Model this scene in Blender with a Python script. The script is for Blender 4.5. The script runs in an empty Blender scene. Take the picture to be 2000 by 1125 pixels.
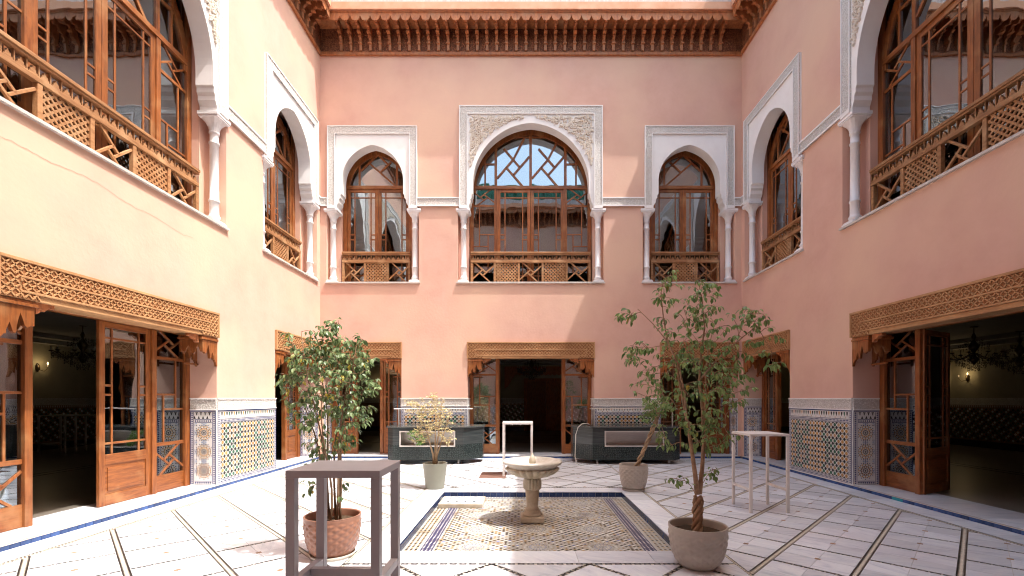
import bpy, math, random
from math import sin, cos, pi, radians, sqrt, atan2, hypot
from mathutils import Vector, Matrix
random.seed(7)
S = bpy.context.scene
C = S.collection

# ------------------------------------------------------------------ camera, light, exposure
EYE = 1.53
cam = bpy.data.cameras.new("camera")
cam.sensor_width = 36.0
cam.lens = 15.98
cam.shift_x = -0.011
cam.shift_y = 0.10825
cam.clip_start = 0.05
cam.clip_end = 500
camo = bpy.data.objects.new("camera", cam)
C.objects.link(camo)
camo.location = (0, 0, EYE)
camo.rotation_euler = (pi / 2, 0, 0)
S.camera = camo

SUNV = Vector((0.41, -0.157, 1.0)).normalized()       # towards the sun
W = bpy.data.worlds.new("World")
S.world = W
W.use_nodes = True
nt = W.node_tree
nt.nodes.clear()
sky = nt.nodes.new("ShaderNodeTexSky")
sky.sky_type = 'NISHITA'
sky.sun_disc = False
sky.sun_elevation = math.asin(SUNV.z)
sky.sun_rotation = atan2(SUNV.x, SUNV.y)
sky.altitude = 400
sky.air_density = 1.9
sky.dust_density = 8.0
bg = nt.nodes.new("ShaderNodeBackground")
bg.inputs[1].default_value = 0.15
wo = nt.nodes.new("ShaderNodeOutputWorld")
nt.links.new(sky.outputs[0], bg.inputs[0])
nt.links.new(bg.outputs[0], wo.inputs[0])
sun = bpy.data.lights.new("sun", 'SUN')
sun.energy = 2.1
sun.angle = radians(0.55)
sun.color = (1.0, 0.97, 0.93)
suno = bpy.data.objects.new("sun", sun)
C.objects.link(suno)
suno.location = (8, -3, 20)
suno.rotation_euler = SUNV.to_track_quat('Z', 'Y').to_euler()
S.view_settings.view_transform = 'Standard'
S.view_settings.look = 'None'
S.view_settings.exposure = 1.82
S.view_settings.gamma = 1.0
S.view_settings.use_curve_mapping = False
S.cycles.max_bounces = 16
S.cycles.diffuse_bounces = 12
S.cycles.glossy_bounces = 4
S.cycles.transmission_bounces = 6
S.cycles.transparent_max_bounces = 12
S.cycles.sample_clamp_indirect = 6
S.cycles.use_denoising = True
S.cycles.filter_width = 1.1
S.cycles.caustics_reflective = False
S.cycles.caustics_refractive = False

# ------------------------------------------------------------------ materials
def mat(name, col, rough=0.6, spec=0.4, var=None, vscale=3.0, bump=0.0, bscale=40.0, metal=0.0,
        stretch=None, detail=4.0, island=0.0, objrand=0.0, coat=0.0, ramp=(0.35, 0.65), var2=None, v2scale=0.6, v2ramp=(0.5, 0.75), bdist=0.01):
    m = bpy.data.materials.new(name)
    m.use_nodes = True
    t = m.node_tree
    N, L = t.nodes, t.links
    b = N["Principled BSDF"]
    b.inputs["Roughness"].default_value = rough
    b.inputs["Specular IOR Level"].default_value = spec
    b.inputs["Metallic"].default_value = metal
    b.inputs["Coat Weight"].default_value = coat
    b.inputs["Coat Roughness"].default_value = 0.15
    b.inputs["Base Color"].default_value = (*col, 1)
    tc = N.new("ShaderNodeTexCoord")
    mp = N.new("ShaderNodeMapping")
    if stretch:
        mp.inputs["Scale"].default_value = stretch
    L.new(tc.outputs["Object"], mp.inputs[0])
    src = None
    if var:
        n = N.new("ShaderNodeTexNoise")
        n.inputs["Scale"].default_value = vscale
        n.inputs["Detail"].default_value = detail
        n.inputs["Roughness"].default_value = 0.65
        L.new(mp.outputs[0], n.inputs["Vector"])
        r = N.new("ShaderNodeValToRGB")
        r.color_ramp.elements[0].position, r.color_ramp.elements[1].position = ramp
        r.color_ramp.elements[0].color = (*col, 1)
        r.color_ramp.elements[1].color = (*var, 1)
        L.new(n.outputs["Fac"], r.inputs[0])
        src = r.outputs[0]
    if var2:
        n = N.new("ShaderNodeTexNoise")
        n.inputs["Scale"].default_value = v2scale
        n.inputs["Detail"].default_value = 6
        L.new(tc.outputs["Object"], n.inputs["Vector"])
        r = N.new("ShaderNodeMapRange")
        r.inputs["From Min"].default_value, r.inputs["From Max"].default_value = v2ramp
        L.new(n.outputs["Fac"], r.inputs[0])
        x = N.new("ShaderNodeMix")
        x.data_type = 'RGBA'
        if src: L.new(src, x.inputs["A"])
        else: x.inputs["A"].default_value = (*col, 1)
        x.inputs["B"].default_value = (*var2, 1)
        L.new(r.outputs[0], x.inputs["Factor"])
        src = x.outputs["Result"]
    if island or objrand:
        h = N.new("ShaderNodeHueSaturation")
        if src: L.new(src, h.inputs["Color"])
        else: h.inputs["Color"].default_value = (*col, 1)
        if island:
            g = N.new("ShaderNodeNewGeometry"); o = g.outputs["Random Per Island"]; a = island
        else:
            g = N.new("ShaderNodeObjectInfo"); o = g.outputs["Random"]; a = objrand
        mr = N.new("ShaderNodeMapRange")
        mr.inputs["To Min"].default_value = 1 - a
        mr.inputs["To Max"].default_value = 1 + a
        L.new(o, mr.inputs[0])
        L.new(mr.outputs[0], h.inputs["Value"])
        src = h.outputs[0]
    if src:
        L.new(src, b.inputs["Base Color"])
    if bump:
        n = N.new("ShaderNodeTexNoise")
        n.inputs["Scale"].default_value = bscale
        n.inputs["Detail"].default_value = 5
        L.new(mp.outputs[0], n.inputs["Vector"])
        bp = N.new("ShaderNodeBump")
        bp.inputs["Strength"].default_value = bump
        bp.inputs["Distance"].default_value = bdist
        L.new(n.outputs["Fac"], bp.inputs["Height"])
        L.new(bp.outputs[0], b.inputs["Normal"])
    return m

def carved(name, col, dark, scale=22.0, strength=1.0, rough=0.7, dist=0.012):
    """plaster or wood worked all over with a small interlace: relief plus a darker colour in the hollows"""
    m = bpy.data.materials.new(name)
    m.use_nodes = True
    t = m.node_tree; N, L = t.nodes, t.links
    b = N["Principled BSDF"]
    b.inputs["Roughness"].default_value = rough
    b.inputs["Specular IOR Level"].default_value = 0.3
    tc = N.new("ShaderNodeTexCoord")
    n0 = N.new("ShaderNodeTexNoise"); n0.inputs["Scale"].default_value = scale * 0.5
    L.new(tc.outputs["Object"], n0.inputs["Vector"])
    ad = N.new("ShaderNodeMix"); ad.data_type = 'VECTOR'; ad.inputs["Factor"].default_value = 0.06
    L.new(tc.outputs["Object"], ad.inputs["A"]); L.new(n0.outputs["Color"], ad.inputs["B"])
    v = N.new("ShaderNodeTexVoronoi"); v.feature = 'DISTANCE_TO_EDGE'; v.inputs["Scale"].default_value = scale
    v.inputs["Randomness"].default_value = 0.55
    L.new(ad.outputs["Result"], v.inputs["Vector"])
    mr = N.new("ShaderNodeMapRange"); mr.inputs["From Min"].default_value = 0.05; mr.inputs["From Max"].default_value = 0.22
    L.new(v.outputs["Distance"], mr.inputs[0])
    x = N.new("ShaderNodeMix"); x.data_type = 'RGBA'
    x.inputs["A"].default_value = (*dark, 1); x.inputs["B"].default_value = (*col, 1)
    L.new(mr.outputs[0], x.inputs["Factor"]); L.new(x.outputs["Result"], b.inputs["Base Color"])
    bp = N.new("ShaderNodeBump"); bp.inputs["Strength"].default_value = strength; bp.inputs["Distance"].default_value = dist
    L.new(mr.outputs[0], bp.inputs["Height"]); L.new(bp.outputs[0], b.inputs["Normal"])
    return m

M = {}
M['pink'] = mat("pink_plaster", (0.62, 0.375, 0.300), 0.85, 0.15, var=(0.67, 0.425, 0.345), vscale=1.6, bump=0.4, bscale=16,
                var2=(0.70, 0.47, 0.355), v2scale=0.5, v2ramp=(0.42, 0.62), bdist=0.006)
M['white'] = mat("white_plaster", (0.85, 0.84, 0.83), 0.75, 0.2, var=(0.81, 0.79, 0.78), vscale=2.5, bump=0.12, bscale=50, bdist=0.004)
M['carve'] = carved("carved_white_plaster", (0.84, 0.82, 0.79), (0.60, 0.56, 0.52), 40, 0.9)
M['carve_warm'] = mat("arabesque_plaster", (0.78, 0.74, 0.68), 0.8, 0.2, var=(0.72, 0.64, 0.54), vscale=9, bump=0.1)
M['carve_back'] = mat("arabesque_gap_shade", (0.46, 0.33, 0.25), 0.85, 0.1, var=(0.62, 0.50, 0.40), vscale=5)  # shadow in the scrollwork's gaps, put into the colour of the ground
M['marble_col'] = mat("column_marble", (0.80, 0.79, 0.80), 0.35, 0.4, var=(0.62, 0.61, 0.63), vscale=2.2, stretch=(3, 3, 1), detail=8, ramp=(0.52, 0.75))
def wood(name, stretch, a=(0.33, 0.108, 0.028), b_=(0.12, 0.033, 0.010), rough=0.42, coat=0.15, var2=(0.36, 0.165, 0.065)):
    return mat(name, a, rough, 0.4, var=b_, vscale=3.2, stretch=stretch, detail=9, ramp=(0.36, 0.72), bump=0.25, bscale=30,
               coat=coat, objrand=0.16, var2=var2, v2scale=3.0, v2ramp=(0.52, 0.72), bdist=0.003)
M['wv'] = wood("varnished_wood_upright", (9, 9, 0.9))
M['wh'] = wood("varnished_wood_level", (0.9, 9, 9))
M['ww'] = wood("weathered_wood", (1.2, 9, 9), a=(0.40, 0.205, 0.09), b_=(0.21, 0.085, 0.032), rough=0.6, coat=0.0, var2=(0.46, 0.27, 0.14))
M['wdark'] = wood("eave_wood", (5, 5, 2), a=(0.46, 0.165, 0.06), b_=(0.22, 0.066, 0.026), rough=0.55, coat=0.0, var2=(0.36, 0.17, 0.085))
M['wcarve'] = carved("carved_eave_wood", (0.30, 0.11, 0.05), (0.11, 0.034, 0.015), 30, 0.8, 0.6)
M['lintel'] = mat("carved_lintel_wood", (0.52, 0.30, 0.145), 0.55, 0.3, var=(0.38, 0.19, 0.085), vscale=2.2, bump=0.2, detail=6)
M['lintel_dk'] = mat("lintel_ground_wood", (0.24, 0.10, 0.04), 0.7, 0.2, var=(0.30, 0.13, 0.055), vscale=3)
M['sill'] = mat("sill_marble", (0.62, 0.60, 0.57), 0.5, 0.3, var=(0.52, 0.49, 0.46), vscale=4)
M['green_tile'] = mat("green_roof_tile", (0.03, 0.16, 0.09), 0.3, 0.5, var=(0.06, 0.24, 0.15), vscale=6)
M['cornice'] = mat("cornice_plaster", (0.62, 0.30, 0.18), 0.8, 0.2, var=(0.70, 0.40, 0.27), vscale=2)
M['parapet'] = mat("parapet_plaster", (0.66, 0.58, 0.56), 0.8, 0.2, var=(0.50, 0.42, 0.40), vscale=3, stretch=(4, 4, 0.5))
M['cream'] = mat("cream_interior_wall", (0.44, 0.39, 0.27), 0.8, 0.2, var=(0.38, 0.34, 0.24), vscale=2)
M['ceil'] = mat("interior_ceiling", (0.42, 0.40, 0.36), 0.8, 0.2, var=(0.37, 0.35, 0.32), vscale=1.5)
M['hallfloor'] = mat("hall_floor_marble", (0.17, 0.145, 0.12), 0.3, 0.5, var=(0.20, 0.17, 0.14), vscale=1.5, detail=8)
M['grout'] = mat("cream_grout", (0.66, 0.60, 0.50), 0.7, 0.3, var=(0.55, 0.48, 0.38), vscale=20)
M['black'] = mat("black_glaze", (0.018, 0.018, 0.022), 0.3, 0.5)
M['zblack'] = mat("dark_inlay", (0.030, 0.027, 0.028), 0.4, 0.4, island=0.6)
M['zwhite'] = mat("white_glaze", (0.80, 0.80, 0.79), 0.35, 0.5, var=(0.72, 0.71, 0.69), vscale=12)
M['zblue'] = mat("blue_glaze", (0.022, 0.035, 0.14), 0.25, 0.5, var=(0.04, 0.07, 0.22), vscale=12, island=0.35)
M['zlblue'] = mat("pale_blue_glaze", (0.28, 0.40, 0.58), 0.3, 0.5, island=0.2)
M['zgreen'] = mat("green_glaze", (0.045, 0.15, 0.095), 0.3, 0.5, island=0.35)
M['zochre'] = mat("ochre_glaze", (0.56, 0.32, 0.11), 0.35, 0.5, island=0.25)
M['zbrown'] = mat("brown_glaze", (0.30, 0.17, 0.09), 0.4, 0.4, island=0.3)
M['ztan'] = mat("tan_glaze", (0.50, 0.34, 0.20), 0.4, 0.4, island=0.2)
M['kerb'] = mat("kerb_blue_glaze", (0.024, 0.055, 0.18), 0.22, 0.5, var=(0.045, 0.10, 0.27), vscale=10, island=0.2, objrand=0.0)
M['kerb_o'] = mat("kerb_blue_glaze_single", (0.024, 0.055, 0.18), 0.22, 0.5, var=(0.045, 0.10, 0.27), vscale=10, objrand=0.35)
M['basin'] = mat("basin_blue_shaded", (0.014, 0.026, 0.085), 0.25, 0.5, var=(0.03, 0.06, 0.16), vscale=10, objrand=0.3)  # kerb blue darkened: shade of the inner faces put into the colour
M['kerb_teal'] = mat("kerb_teal_glaze", (0.03, 0.30, 0.38), 0.25, 0.5)

def marble(name, island=True):
    m = bpy.data.materials.new(name)
    m.use_nodes = True
    t = m.node_tree; N, L = t.nodes, t.links
    b = N["Principled BSDF"]
    b.inputs["Roughness"].default_value = 0.33
    b.inputs["Specular IOR Level"].default_value = 0.4
    geo = N.new("ShaderNodeNewGeometry")
    if island: rnd = geo.outputs["Random Per Island"]
    else:
        oi = N.new("ShaderNodeObjectInfo"); rnd = oi.outputs["Random"]
    sc = N.new("ShaderNodeMath"); sc.operation = 'MULTIPLY'; sc.inputs[1].default_value = 37.0
    L.new(rnd, sc.inputs[0])
    ad = N.new("ShaderNodeVectorMath"); ad.operation = 'ADD'
    L.new(geo.outputs["Position"], ad.inputs[0]); L.new(sc.outputs[0], ad.inputs[1])
    rt = N.new("ShaderNodeVectorRotate"); rt.rotation_type = 'Z_AXIS'
    rr = N.new("ShaderNodeMath"); rr.operation = 'MULTIPLY'; rr.inputs[1].default_value = 1.2
    L.new(rnd, rr.inputs[0]); L.new(rr.outputs[0], rt.inputs["Angle"]); L.new(ad.outputs[0], rt.inputs["Vector"])
    mp = N.new("ShaderNodeMapping"); mp.inputs["Scale"].default_value = (1.3, 5.0, 1.0)
    L.new(rt.outputs[0], mp.inputs[0])
    n = N.new("ShaderNodeTexNoise"); n.inputs["Scale"].default_value = 2.2; n.inputs["Detail"].default_value = 9
    n.inputs["Roughness"].default_value = 0.62; n.inputs["Distortion"].default_value = 0.9
    L.new(mp.outputs[0], n.inputs["Vector"])
    r = N.new("ShaderNodeValToRGB")
    e = r.color_ramp.elements
    e[0].position = 0.30; e[0].color = (0.45, 0.49, 0.56, 1)
    e[1].position = 0.62; e[1].color = (0.72, 0.74, 0.77, 1)
    k = e.new(0.45); k.color = (0.64, 0.66, 0.72, 1)
    L.new(n.outputs["Fac"], r.inputs[0])
    # warm wear patches
    n2 = N.new("ShaderNodeTexNoise"); n2.inputs["Scale"].default_value = 0.9; n2.inputs["Detail"].default_value = 6
    L.new(geo.outputs["Position"], n2.inputs["Vector"])
    mr = N.new("ShaderNodeMapRange"); mr.inputs["From Min"].default_value = 0.48; mr.inputs["From Max"].default_value = 0.78
    mr.inputs["To Max"].default_value = 0.55
    L.new(n2.outputs["Fac"], mr.inputs[0])
    x = N.new("ShaderNodeMix"); x.data_type = 'RGBA'
    x.inputs["B"].default_value = (0.62, 0.54, 0.56, 1)
    L.new(mr.outputs[0], x.inputs["Factor"]); L.new(r.outputs[0], x.inputs["A"])
    h = N.new("ShaderNodeHueSaturation")
    m2 = N.new("ShaderNodeMapRange"); m2.inputs["To Min"].default_value = 0.84; m2.inputs["To Max"].default_value = 1.1
    L.new(rnd, m2.inputs[0]); L.new(m2.outputs[0], h.inputs["Value"])
    L.new(x.outputs["Result"], h.inputs["Color"]); L.new(h.outputs[0], b.inputs["Base Color"])
    return m
M['slab'] = marble("floor_marble_single", False)
M['slab_i'] = marble("floor_marble", True)

def glass(name, refl, tint):
    m = bpy.data.materials.new(name)
    m.use_nodes = True
    t = m.node_tree; N, L = t.nodes, t.links
    N.clear()
    out = N.new("ShaderNodeOutputMaterial")
    g = N.new("ShaderNodeBsdfGlossy"); g.inputs["Roughness"].default_value = 0.0; g.inputs["Color"].default_value = (0.82, 0.92, 1.0, 1)
    tr = N.new("ShaderNodeBsdfTransparent"); tr.inputs["Color"].default_value = (*tint, 1)
    mx = N.new("ShaderNodeMixShader")
    fr = N.new("ShaderNodeFresnel"); fr.inputs["IOR"].default_value = 1.5
    mr = N.new("ShaderNodeMapRange"); mr.inputs["To Min"].default_value = refl; mr.inputs["To Max"].default_value = 1.0
    L.new(fr.outputs[0], mr.inputs[0])
    tc = N.new("ShaderNodeTexCoord")
    nn = N.new("ShaderNodeTexNoise"); nn.inputs["Scale"].default_value = 1.6
    L.new(tc.outputs["Object"], nn.inputs["Vector"])
    bp = N.new("ShaderNodeBump"); bp.inputs["Strength"].default_value = 0.06; bp.inputs["Distance"].default_value = 0.05
    L.new(nn.outputs["Fac"], bp.inputs["Height"]); L.new(bp.outputs[0], g.inputs["Normal"])
    L.new(mr.outputs[0], mx.inputs[0]); L.new(tr.outputs[0], mx.inputs[1]); L.new(g.outputs[0], mx.inputs[2])
    L.new(mx.outputs[0], out.inputs[0])
    return m
M['glass'] = glass("window_glass", 0.30, (0.55, 0.58, 0.58))
M['glass_door'] = glass("door_glass", 0.22, (0.75, 0.78, 0.78))

def poolground():
    m = mat("pool_grout", (0.42, 0.41, 0.38), 0.6, 0.3, var=(0.40, 0.28, 0.15), vscale=4, detail=9, ramp=(0.56, 0.74), var2=(0.18, 0.13, 0.08), v2scale=3.2, v2ramp=(0.55, 0.78))
    return m
M['pool'] = poolground()
M['pw'] = mat("pool_pale_chip", (0.62, 0.61, 0.58), 0.5, 0.3, var=(0.42, 0.30, 0.17), vscale=4, detail=9, ramp=(0.56, 0.74), var2=(0.20, 0.15, 0.10), v2scale=3.2, v2ramp=(0.55, 0.78), island=0.15)
M['pk'] = mat("pool_dark_chip", (0.045, 0.04, 0.04), 0.5, 0.3, var=(0.13, 0.085, 0.04), vscale=2.6, island=0.6)
M['po'] = mat("pool_ochre_chip", (0.34, 0.23, 0.11), 0.5, 0.3, island=0.4)
M['pb'] = mat("pool_blue_chip", (0.15, 0.18, 0.36), 0.5, 0.3, island=0.4)
M['purple'] = mat("pool_border_glaze", (0.032, 0.030, 0.085), 0.4, 0.4, island=0.3)

M['tan_stone'] = mat("fountain_stone", (0.58, 0.51, 0.41), 0.5, 0.35, var=(0.42, 0.35, 0.25), vscale=7, bump=0.15, bscale=30, var2=(0.66, 0.62, 0.55), v2scale=4)
M['rim_stone'] = mat("fountain_rim_marble", (0.66, 0.63, 0.58), 0.4, 0.4, var=(0.52, 0.46, 0.38), vscale=6)
M['taupe'] = mat("taupe_painted_metal", (0.40, 0.375, 0.395), 0.42, 0.4, var=(0.43, 0.40, 0.42), vscale=6, bump=0.05, bscale=180)
M['tablewhite'] = mat("white_painted_metal", (0.74, 0.70, 0.67), 0.4, 0.4, var=(0.68, 0.64, 0.61), vscale=4)
M['terracotta'] = mat("terracotta_plastic", (0.29, 0.135, 0.085), 0.34, 0.4, var=(0.32, 0.155, 0.10), vscale=5, bump=0.05, bscale=120)
M['greypot'] = mat("taupe_grey_plastic", (0.42, 0.37, 0.32), 0.5, 0.35, var=(0.46, 0.41, 0.36), vscale=5, bump=0.08, bscale=150)
M['greenpot'] = mat("olive_grey_plastic", (0.25, 0.245, 0.20), 0.42, 0.35, var=(0.265, 0.265, 0.21), vscale=5)
M['saucer'] = mat("cream_saucer_plastic", (0.62, 0.57, 0.48), 0.5, 0.3)
M['soil'] = mat("potting_soil", (0.055, 0.036, 0.024), 0.95, 0.1, var=(0.12, 0.08, 0.05), vscale=60, bump=1.0, bscale=70, bdist=0.02)
M['bark'] = mat("pale_bark", (0.30, 0.20, 0.125), 0.8, 0.2, var=(0.20, 0.125, 0.075), vscale=18, stretch=(1, 1, 0.3), bump=0.4, bscale=60)
M['bark_red'] = mat("brown_bark", (0.42, 0.27, 0.17), 0.75, 0.2, var=(0.28, 0.165, 0.10), vscale=18, bump=0.4, bscale=60)
M['bark_dry'] = mat("bleached_bark", (0.42, 0.31, 0.20), 0.8, 0.2, var=(0.34, 0.23, 0.14), vscale=15, bump=0.3, bscale=60)
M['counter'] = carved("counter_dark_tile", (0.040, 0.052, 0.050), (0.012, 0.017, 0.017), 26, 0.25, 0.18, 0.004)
M['counter_line'] = mat("counter_ribbed_tile", (0.028, 0.032, 0.034), 0.18, 0.5, var=(0.055, 0.065, 0.064), vscale=3, stretch=(0.5, 0.5, 14))
M['granite'] = mat("dark_granite", (0.045, 0.05, 0.05), 0.15, 0.5, var=(0.10, 0.105, 0.10), vscale=60)
M['steel'] = mat("brushed_steel", (0.55, 0.52, 0.48), 0.32, 0.5, metal=1.0, var=(0.45, 0.42, 0.39), vscale=4, stretch=(1, 1, 12))
M['steel_frame'] = mat("pale_steel_frame", (0.66, 0.63, 0.59), 0.35, 0.5, metal=0.6)
M['castor'] = mat("grey_castor", (0.35, 0.34, 0.32), 0.5, 0.4)
M['red'] = mat("extinguisher_red", (0.16, 0.02, 0.02), 0.35, 0.5)
M['rubber'] = mat("black_rubber", (0.02, 0.02, 0.02), 0.6, 0.3)
M['brass'] = mat("aged_brass", (0.12, 0.085, 0.045), 0.35, 0.5, metal=0.8)
M['crystal'] = mat("smoky_crystal", (0.14, 0.12, 0.10), 0.08, 0.8, island=0.5)
M['candle'] = mat("candle_sleeve", (0.55, 0.50, 0.42), 0.5, 0.3)
M['hose'] = mat("pale_hose", (0.55, 0.53, 0.48), 0.4, 0.4)
M['hatch'] = mat("brown_hatch", (0.16, 0.085, 0.065), 0.6, 0.3, var=(0.20, 0.115, 0.09), vscale=8)
M['crack'] = mat("crack_shadow", (0.55, 0.335, 0.265), 0.9, 0.1)
M['sheer'] = mat("sheer_curtain", (0.70, 0.69, 0.64), 0.9, 0.1)

def emit(name, col, s):
    m = bpy.data.materials.new(name); m.use_nodes = True
    b = m.node_tree.nodes["Principled BSDF"]
    b.inputs["Base Color"].default_value = (*col, 1)
    b.inputs["Emission Color"].default_value = (*col, 1)
    b.inputs["Emission Strength"].default_value = s
    return m
M['bulb'] = emit("lit_bulb", (1.0, 0.70, 0.30), 1.5)

def leafmat(name, a, b_, c, yellow=0.0, single=False):
    m = bpy.data.materials.new(name); m.use_nodes = True
    t = m.node_tree; N, L = t.nodes, t.links
    p = N["Principled BSDF"]; p.inputs["Roughness"].default_value = 0.38; p.inputs["Specular IOR Level"].default_value = 0.45
    if single:
        g = N.new("ShaderNodeObjectInfo"); rnd = g.outputs["Random"]
    else:
        g = N.new("ShaderNodeNewGeometry"); rnd = g.outputs["Random Per Island"]
    r = N.new("ShaderNodeValToRGB")
    e = r.color_ramp.elements
    e[0].position = 0.0; e[0].color = (*a, 1)
    e[1].position = 1.0 - yellow; e[1].color = (*b_, 1)
    if yellow:
        k = e.new(min(1, 1.0 - yellow + 0.02)); k.color = (*c, 1)
    L.new(rnd, r.inputs[0])
    L.new(r.outputs[0], p.inputs["Base Color"])
    tr = N.new("ShaderNodeBsdfTranslucent"); L.new(r.outputs[0], tr.inputs[0])
    mx = N.new("ShaderNodeMixShader"); mx.inputs[0].default_value = 0.36
    o = N["Material Output"]
    L.new(p.outputs[0], mx.inputs[1]); L.new(tr.outputs[0], mx.inputs[2]); L.new(mx.outputs[0], o.inputs[0])
    return m
for s_, sg in (('', False), ('_o', True)):
    M['leafA' + s_] = leafmat("ficus_leaf" + s_, (0.09, 0.15, 0.06), (0.30, 0.39, 0.18), (0.45, 0.36, 0.06), 0.06, sg)
    M['leafB' + s_] = leafmat("green_ficus_leaf" + s_, (0.11, 0.19, 0.06), (0.30, 0.41, 0.15), (0.36, 0.28, 0.06), 0.02, sg)  # greener leaf tone, used by both ficus on the right
M['leafD'] = leafmat("dry_leaf", (0.50, 0.42, 0.20), (0.66, 0.58, 0.34), (0.30, 0.20, 0.08), 0.06)
M['leafG'] = leafmat("fresh_leaf", (0.10, 0.22, 0.05), (0.24, 0.34, 0.10), (0.5, 0.4, 0.1), 0.02)

# ------------------------------------------------------------------ mesh builder
class MB:
    def __init__(s):
        s.v = []; s.f = []; s.m = []; s.xf = None; s.smooth = []
    def add(s, vs, fs, m=0, sm=False):
        o = len(s.v)
        if s.xf: vs = [s.xf(p) for p in vs]
        s.v.extend(vs)
        for f in fs:
            s.f.append([i + o for i in f]); s.m.append(m); s.smooth.append(sm)
    def box(s, x0, x1, y0, y1, z0, z1, m=0):
        s.add([(x0,y0,z0),(x1,y0,z0),(x1,y1,z0),(x0,y1,z0),(x0,y0,z1),(x1,y0,z1),(x1,y1,z1),(x0,y1,z1)],
              [(0,3,2,1),(4,5,6,7),(0,1,5,4),(1,2,6,5),(2,3,7,6),(3,0,4,7)], m)
    def quad(s, a, b, c, d, m=0):
        s.add([a, b, c, d], [(0, 1, 2, 3)], m)
    def prism(s, poly, y0, y1, m=0, plane='xz'):
        """poly in (x,z) (plane xz, extruded along y), or (y,z) extruded along x, or (x,y) extruded along z"""
        n = len(poly)
        if plane == 'xz': P = lambda a, b, t: (a, t, b)
        elif plane == 'yz': P = lambda a, b, t: (t, a, b)
        else: P = lambda a, b, t: (a, b, t)
        vs = [P(a, b, y0) for a, b in poly] + [P(a, b, y1) for a, b in poly]
        fs = [tuple(range(n)), tuple(range(2 * n - 1, n - 1, -1))]
        fs += [(i, i + n, (i + 1) % n + n, (i + 1) % n) for i in range(n)]
        s.add(vs, fs, m)
    def bar(s, ax, az, bx, bz, w, y0, y1, m=0):
        """straight bar in the xz plane"""
        dx, dz = bx - ax, bz - az
        l = hypot(dx, dz) or 1
        nx, nz = -dz / l * w / 2, dx / l * w / 2
        s.prism([(ax + nx, az + nz), (ax - nx, az - nz), (bx - nx, bz - nz), (bx + nx, bz + nz)], y0, y1, m)
    def lathe(s, prof, cx=0, cy=0, n=32, m=0, fn=None, cap=True):
        vs = []
        for (r, z) in prof:
            for i in range(n):
                a = 2 * pi * i / n
                rr = r if fn is None else fn(r, z, a)
                vs.append((cx + rr * cos(a), cy + rr * sin(a), z))
        fs = []
        for k in range(len(prof) - 1):
            for i in range(n):
                j = (i + 1) % n
                fs.append((k * n + i, k * n + j, (k + 1) * n + j, (k + 1) * n + i))
        if cap:
            fs.append(tuple(range(n - 1, -1, -1)))
            fs.append(tuple((len(prof) - 1) * n + i for i in range(n)))
        s.add(vs, fs, m, True)
    def tube(s, pts, rad, n=6, m=0):
        pts = [Vector(p) for p in pts]
        vs = []; fs = []
        for i, p in enumerate(pts):
            d = (pts[min(i + 1, len(pts) - 1)] - pts[max(i - 1, 0)])
            if d.length < 1e-6: d = Vector((0, 0, 1))
            d.normalize()
            u = d.orthogonal() if abs(d.z) > 0.95 else d.cross(Vector((0, 0, 1)))
            u.normalize(); w = d.cross(u)
            r = rad[i] if isinstance(rad, (list, tuple)) else rad
            for k in range(n):
                a = 2 * pi * k / n
                q = p + u * (cos(a) * r) + w * (sin(a) * r)
                vs.append(tuple(q))
        for i in range(len(pts) - 1):
            for k in range(n):
                j = (k + 1) % n
                fs.append((i * n + k, i * n + j, (i + 1) * n + j, (i + 1) * n + k))
        fs.append(tuple(range(n - 1, -1, -1))); fs.append(tuple((len(pts) - 1) * n + k for k in range(n)))
        s.add(vs, fs, m, True)
    def mesh(s, name, mats):
        me = bpy.data.meshes.new(name)
        me.from_pydata(s.v, [], s.f)
        for mm in mats: me.materials.append(mm)
        me.polygons.foreach_set("material_index", s.m)
        me.polygons.foreach_set("use_smooth", s.smooth)
        me.update()
        return me
    def build(s, name, mats, parent=None, bevel=0.0, **k):
        if not isinstance(mats, (list, tuple)): mats = [mats]
        me = s.mesh(name, mats)
        return link(name, me, parent, bevel=bevel, **k)

def link(name, me, parent=None, loc=None, rotz=None, label=None, cat=None, group=None, kind=None, bevel=0.0):
    o = bpy.data.objects.new(name, me)
    C.objects.link(o)
    if parent: o.parent = parent
    if loc: o.location = loc
    if rotz is not None: o.rotation_euler = (0, 0, rotz)
    tag(o, label, cat, group, kind)
    if bevel:
        b = o.modifiers.new("bevel", 'BEVEL'); b.width = bevel; b.segments = 2; b.limit_method = 'ANGLE'; b.angle_limit = radians(40)
    return o
def tag(o, label=None, cat=None, group=None, kind=None):
    if label: o["label"] = label
    if cat: o["category"] = cat
    if group: o["group"] = group
    if kind: o["kind"] = kind
    return o
def thing(name, label, cat, loc=(0, 0, 0), rotz=0, group=None):
    return link(name, None, None, loc, rotz, label, cat, group)
def dup(root, loc, rotz, label, group=None):
    r = root.copy(); C.objects.link(r); r.location = loc; r.rotation_euler = (0, 0, rotz)
    r["label"] = label
    if group: r["group"] = group
    for ch in list(root.children):
        c = ch.copy(); C.objects.link(c); c.parent = r
        for g in list(ch.children):
            d = g.copy(); C.objects.link(d); d.parent = c
    return r

# ------------------------------------------------------------------ the plan of the courtyard (metres)
XL, XR, YB, YF = -5.23, 5.62, 11.70, 1.0
XC, YC = (XL + XR) / 2, 6.125
HX, HY = (XR - XL) / 2, 5.575
STEP = 0.055
# a wall frame: local x along the wall, local y into the wall, z up
FR = {'back': ((XC, YB, 0), 0.0), 'left': ((XL, YC, 0), pi / 2), 'right': ((XR, YC, 0), -pi / 2), 'front': ((XC, YF, 0), pi)}
def wloc(side, lx, ly=0, lz=0):
    (o, r) = FR[side]
    return (o[0] + lx * cos(r) - ly * sin(r), o[1] + lx * sin(r) + ly * cos(r), lz)

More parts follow.
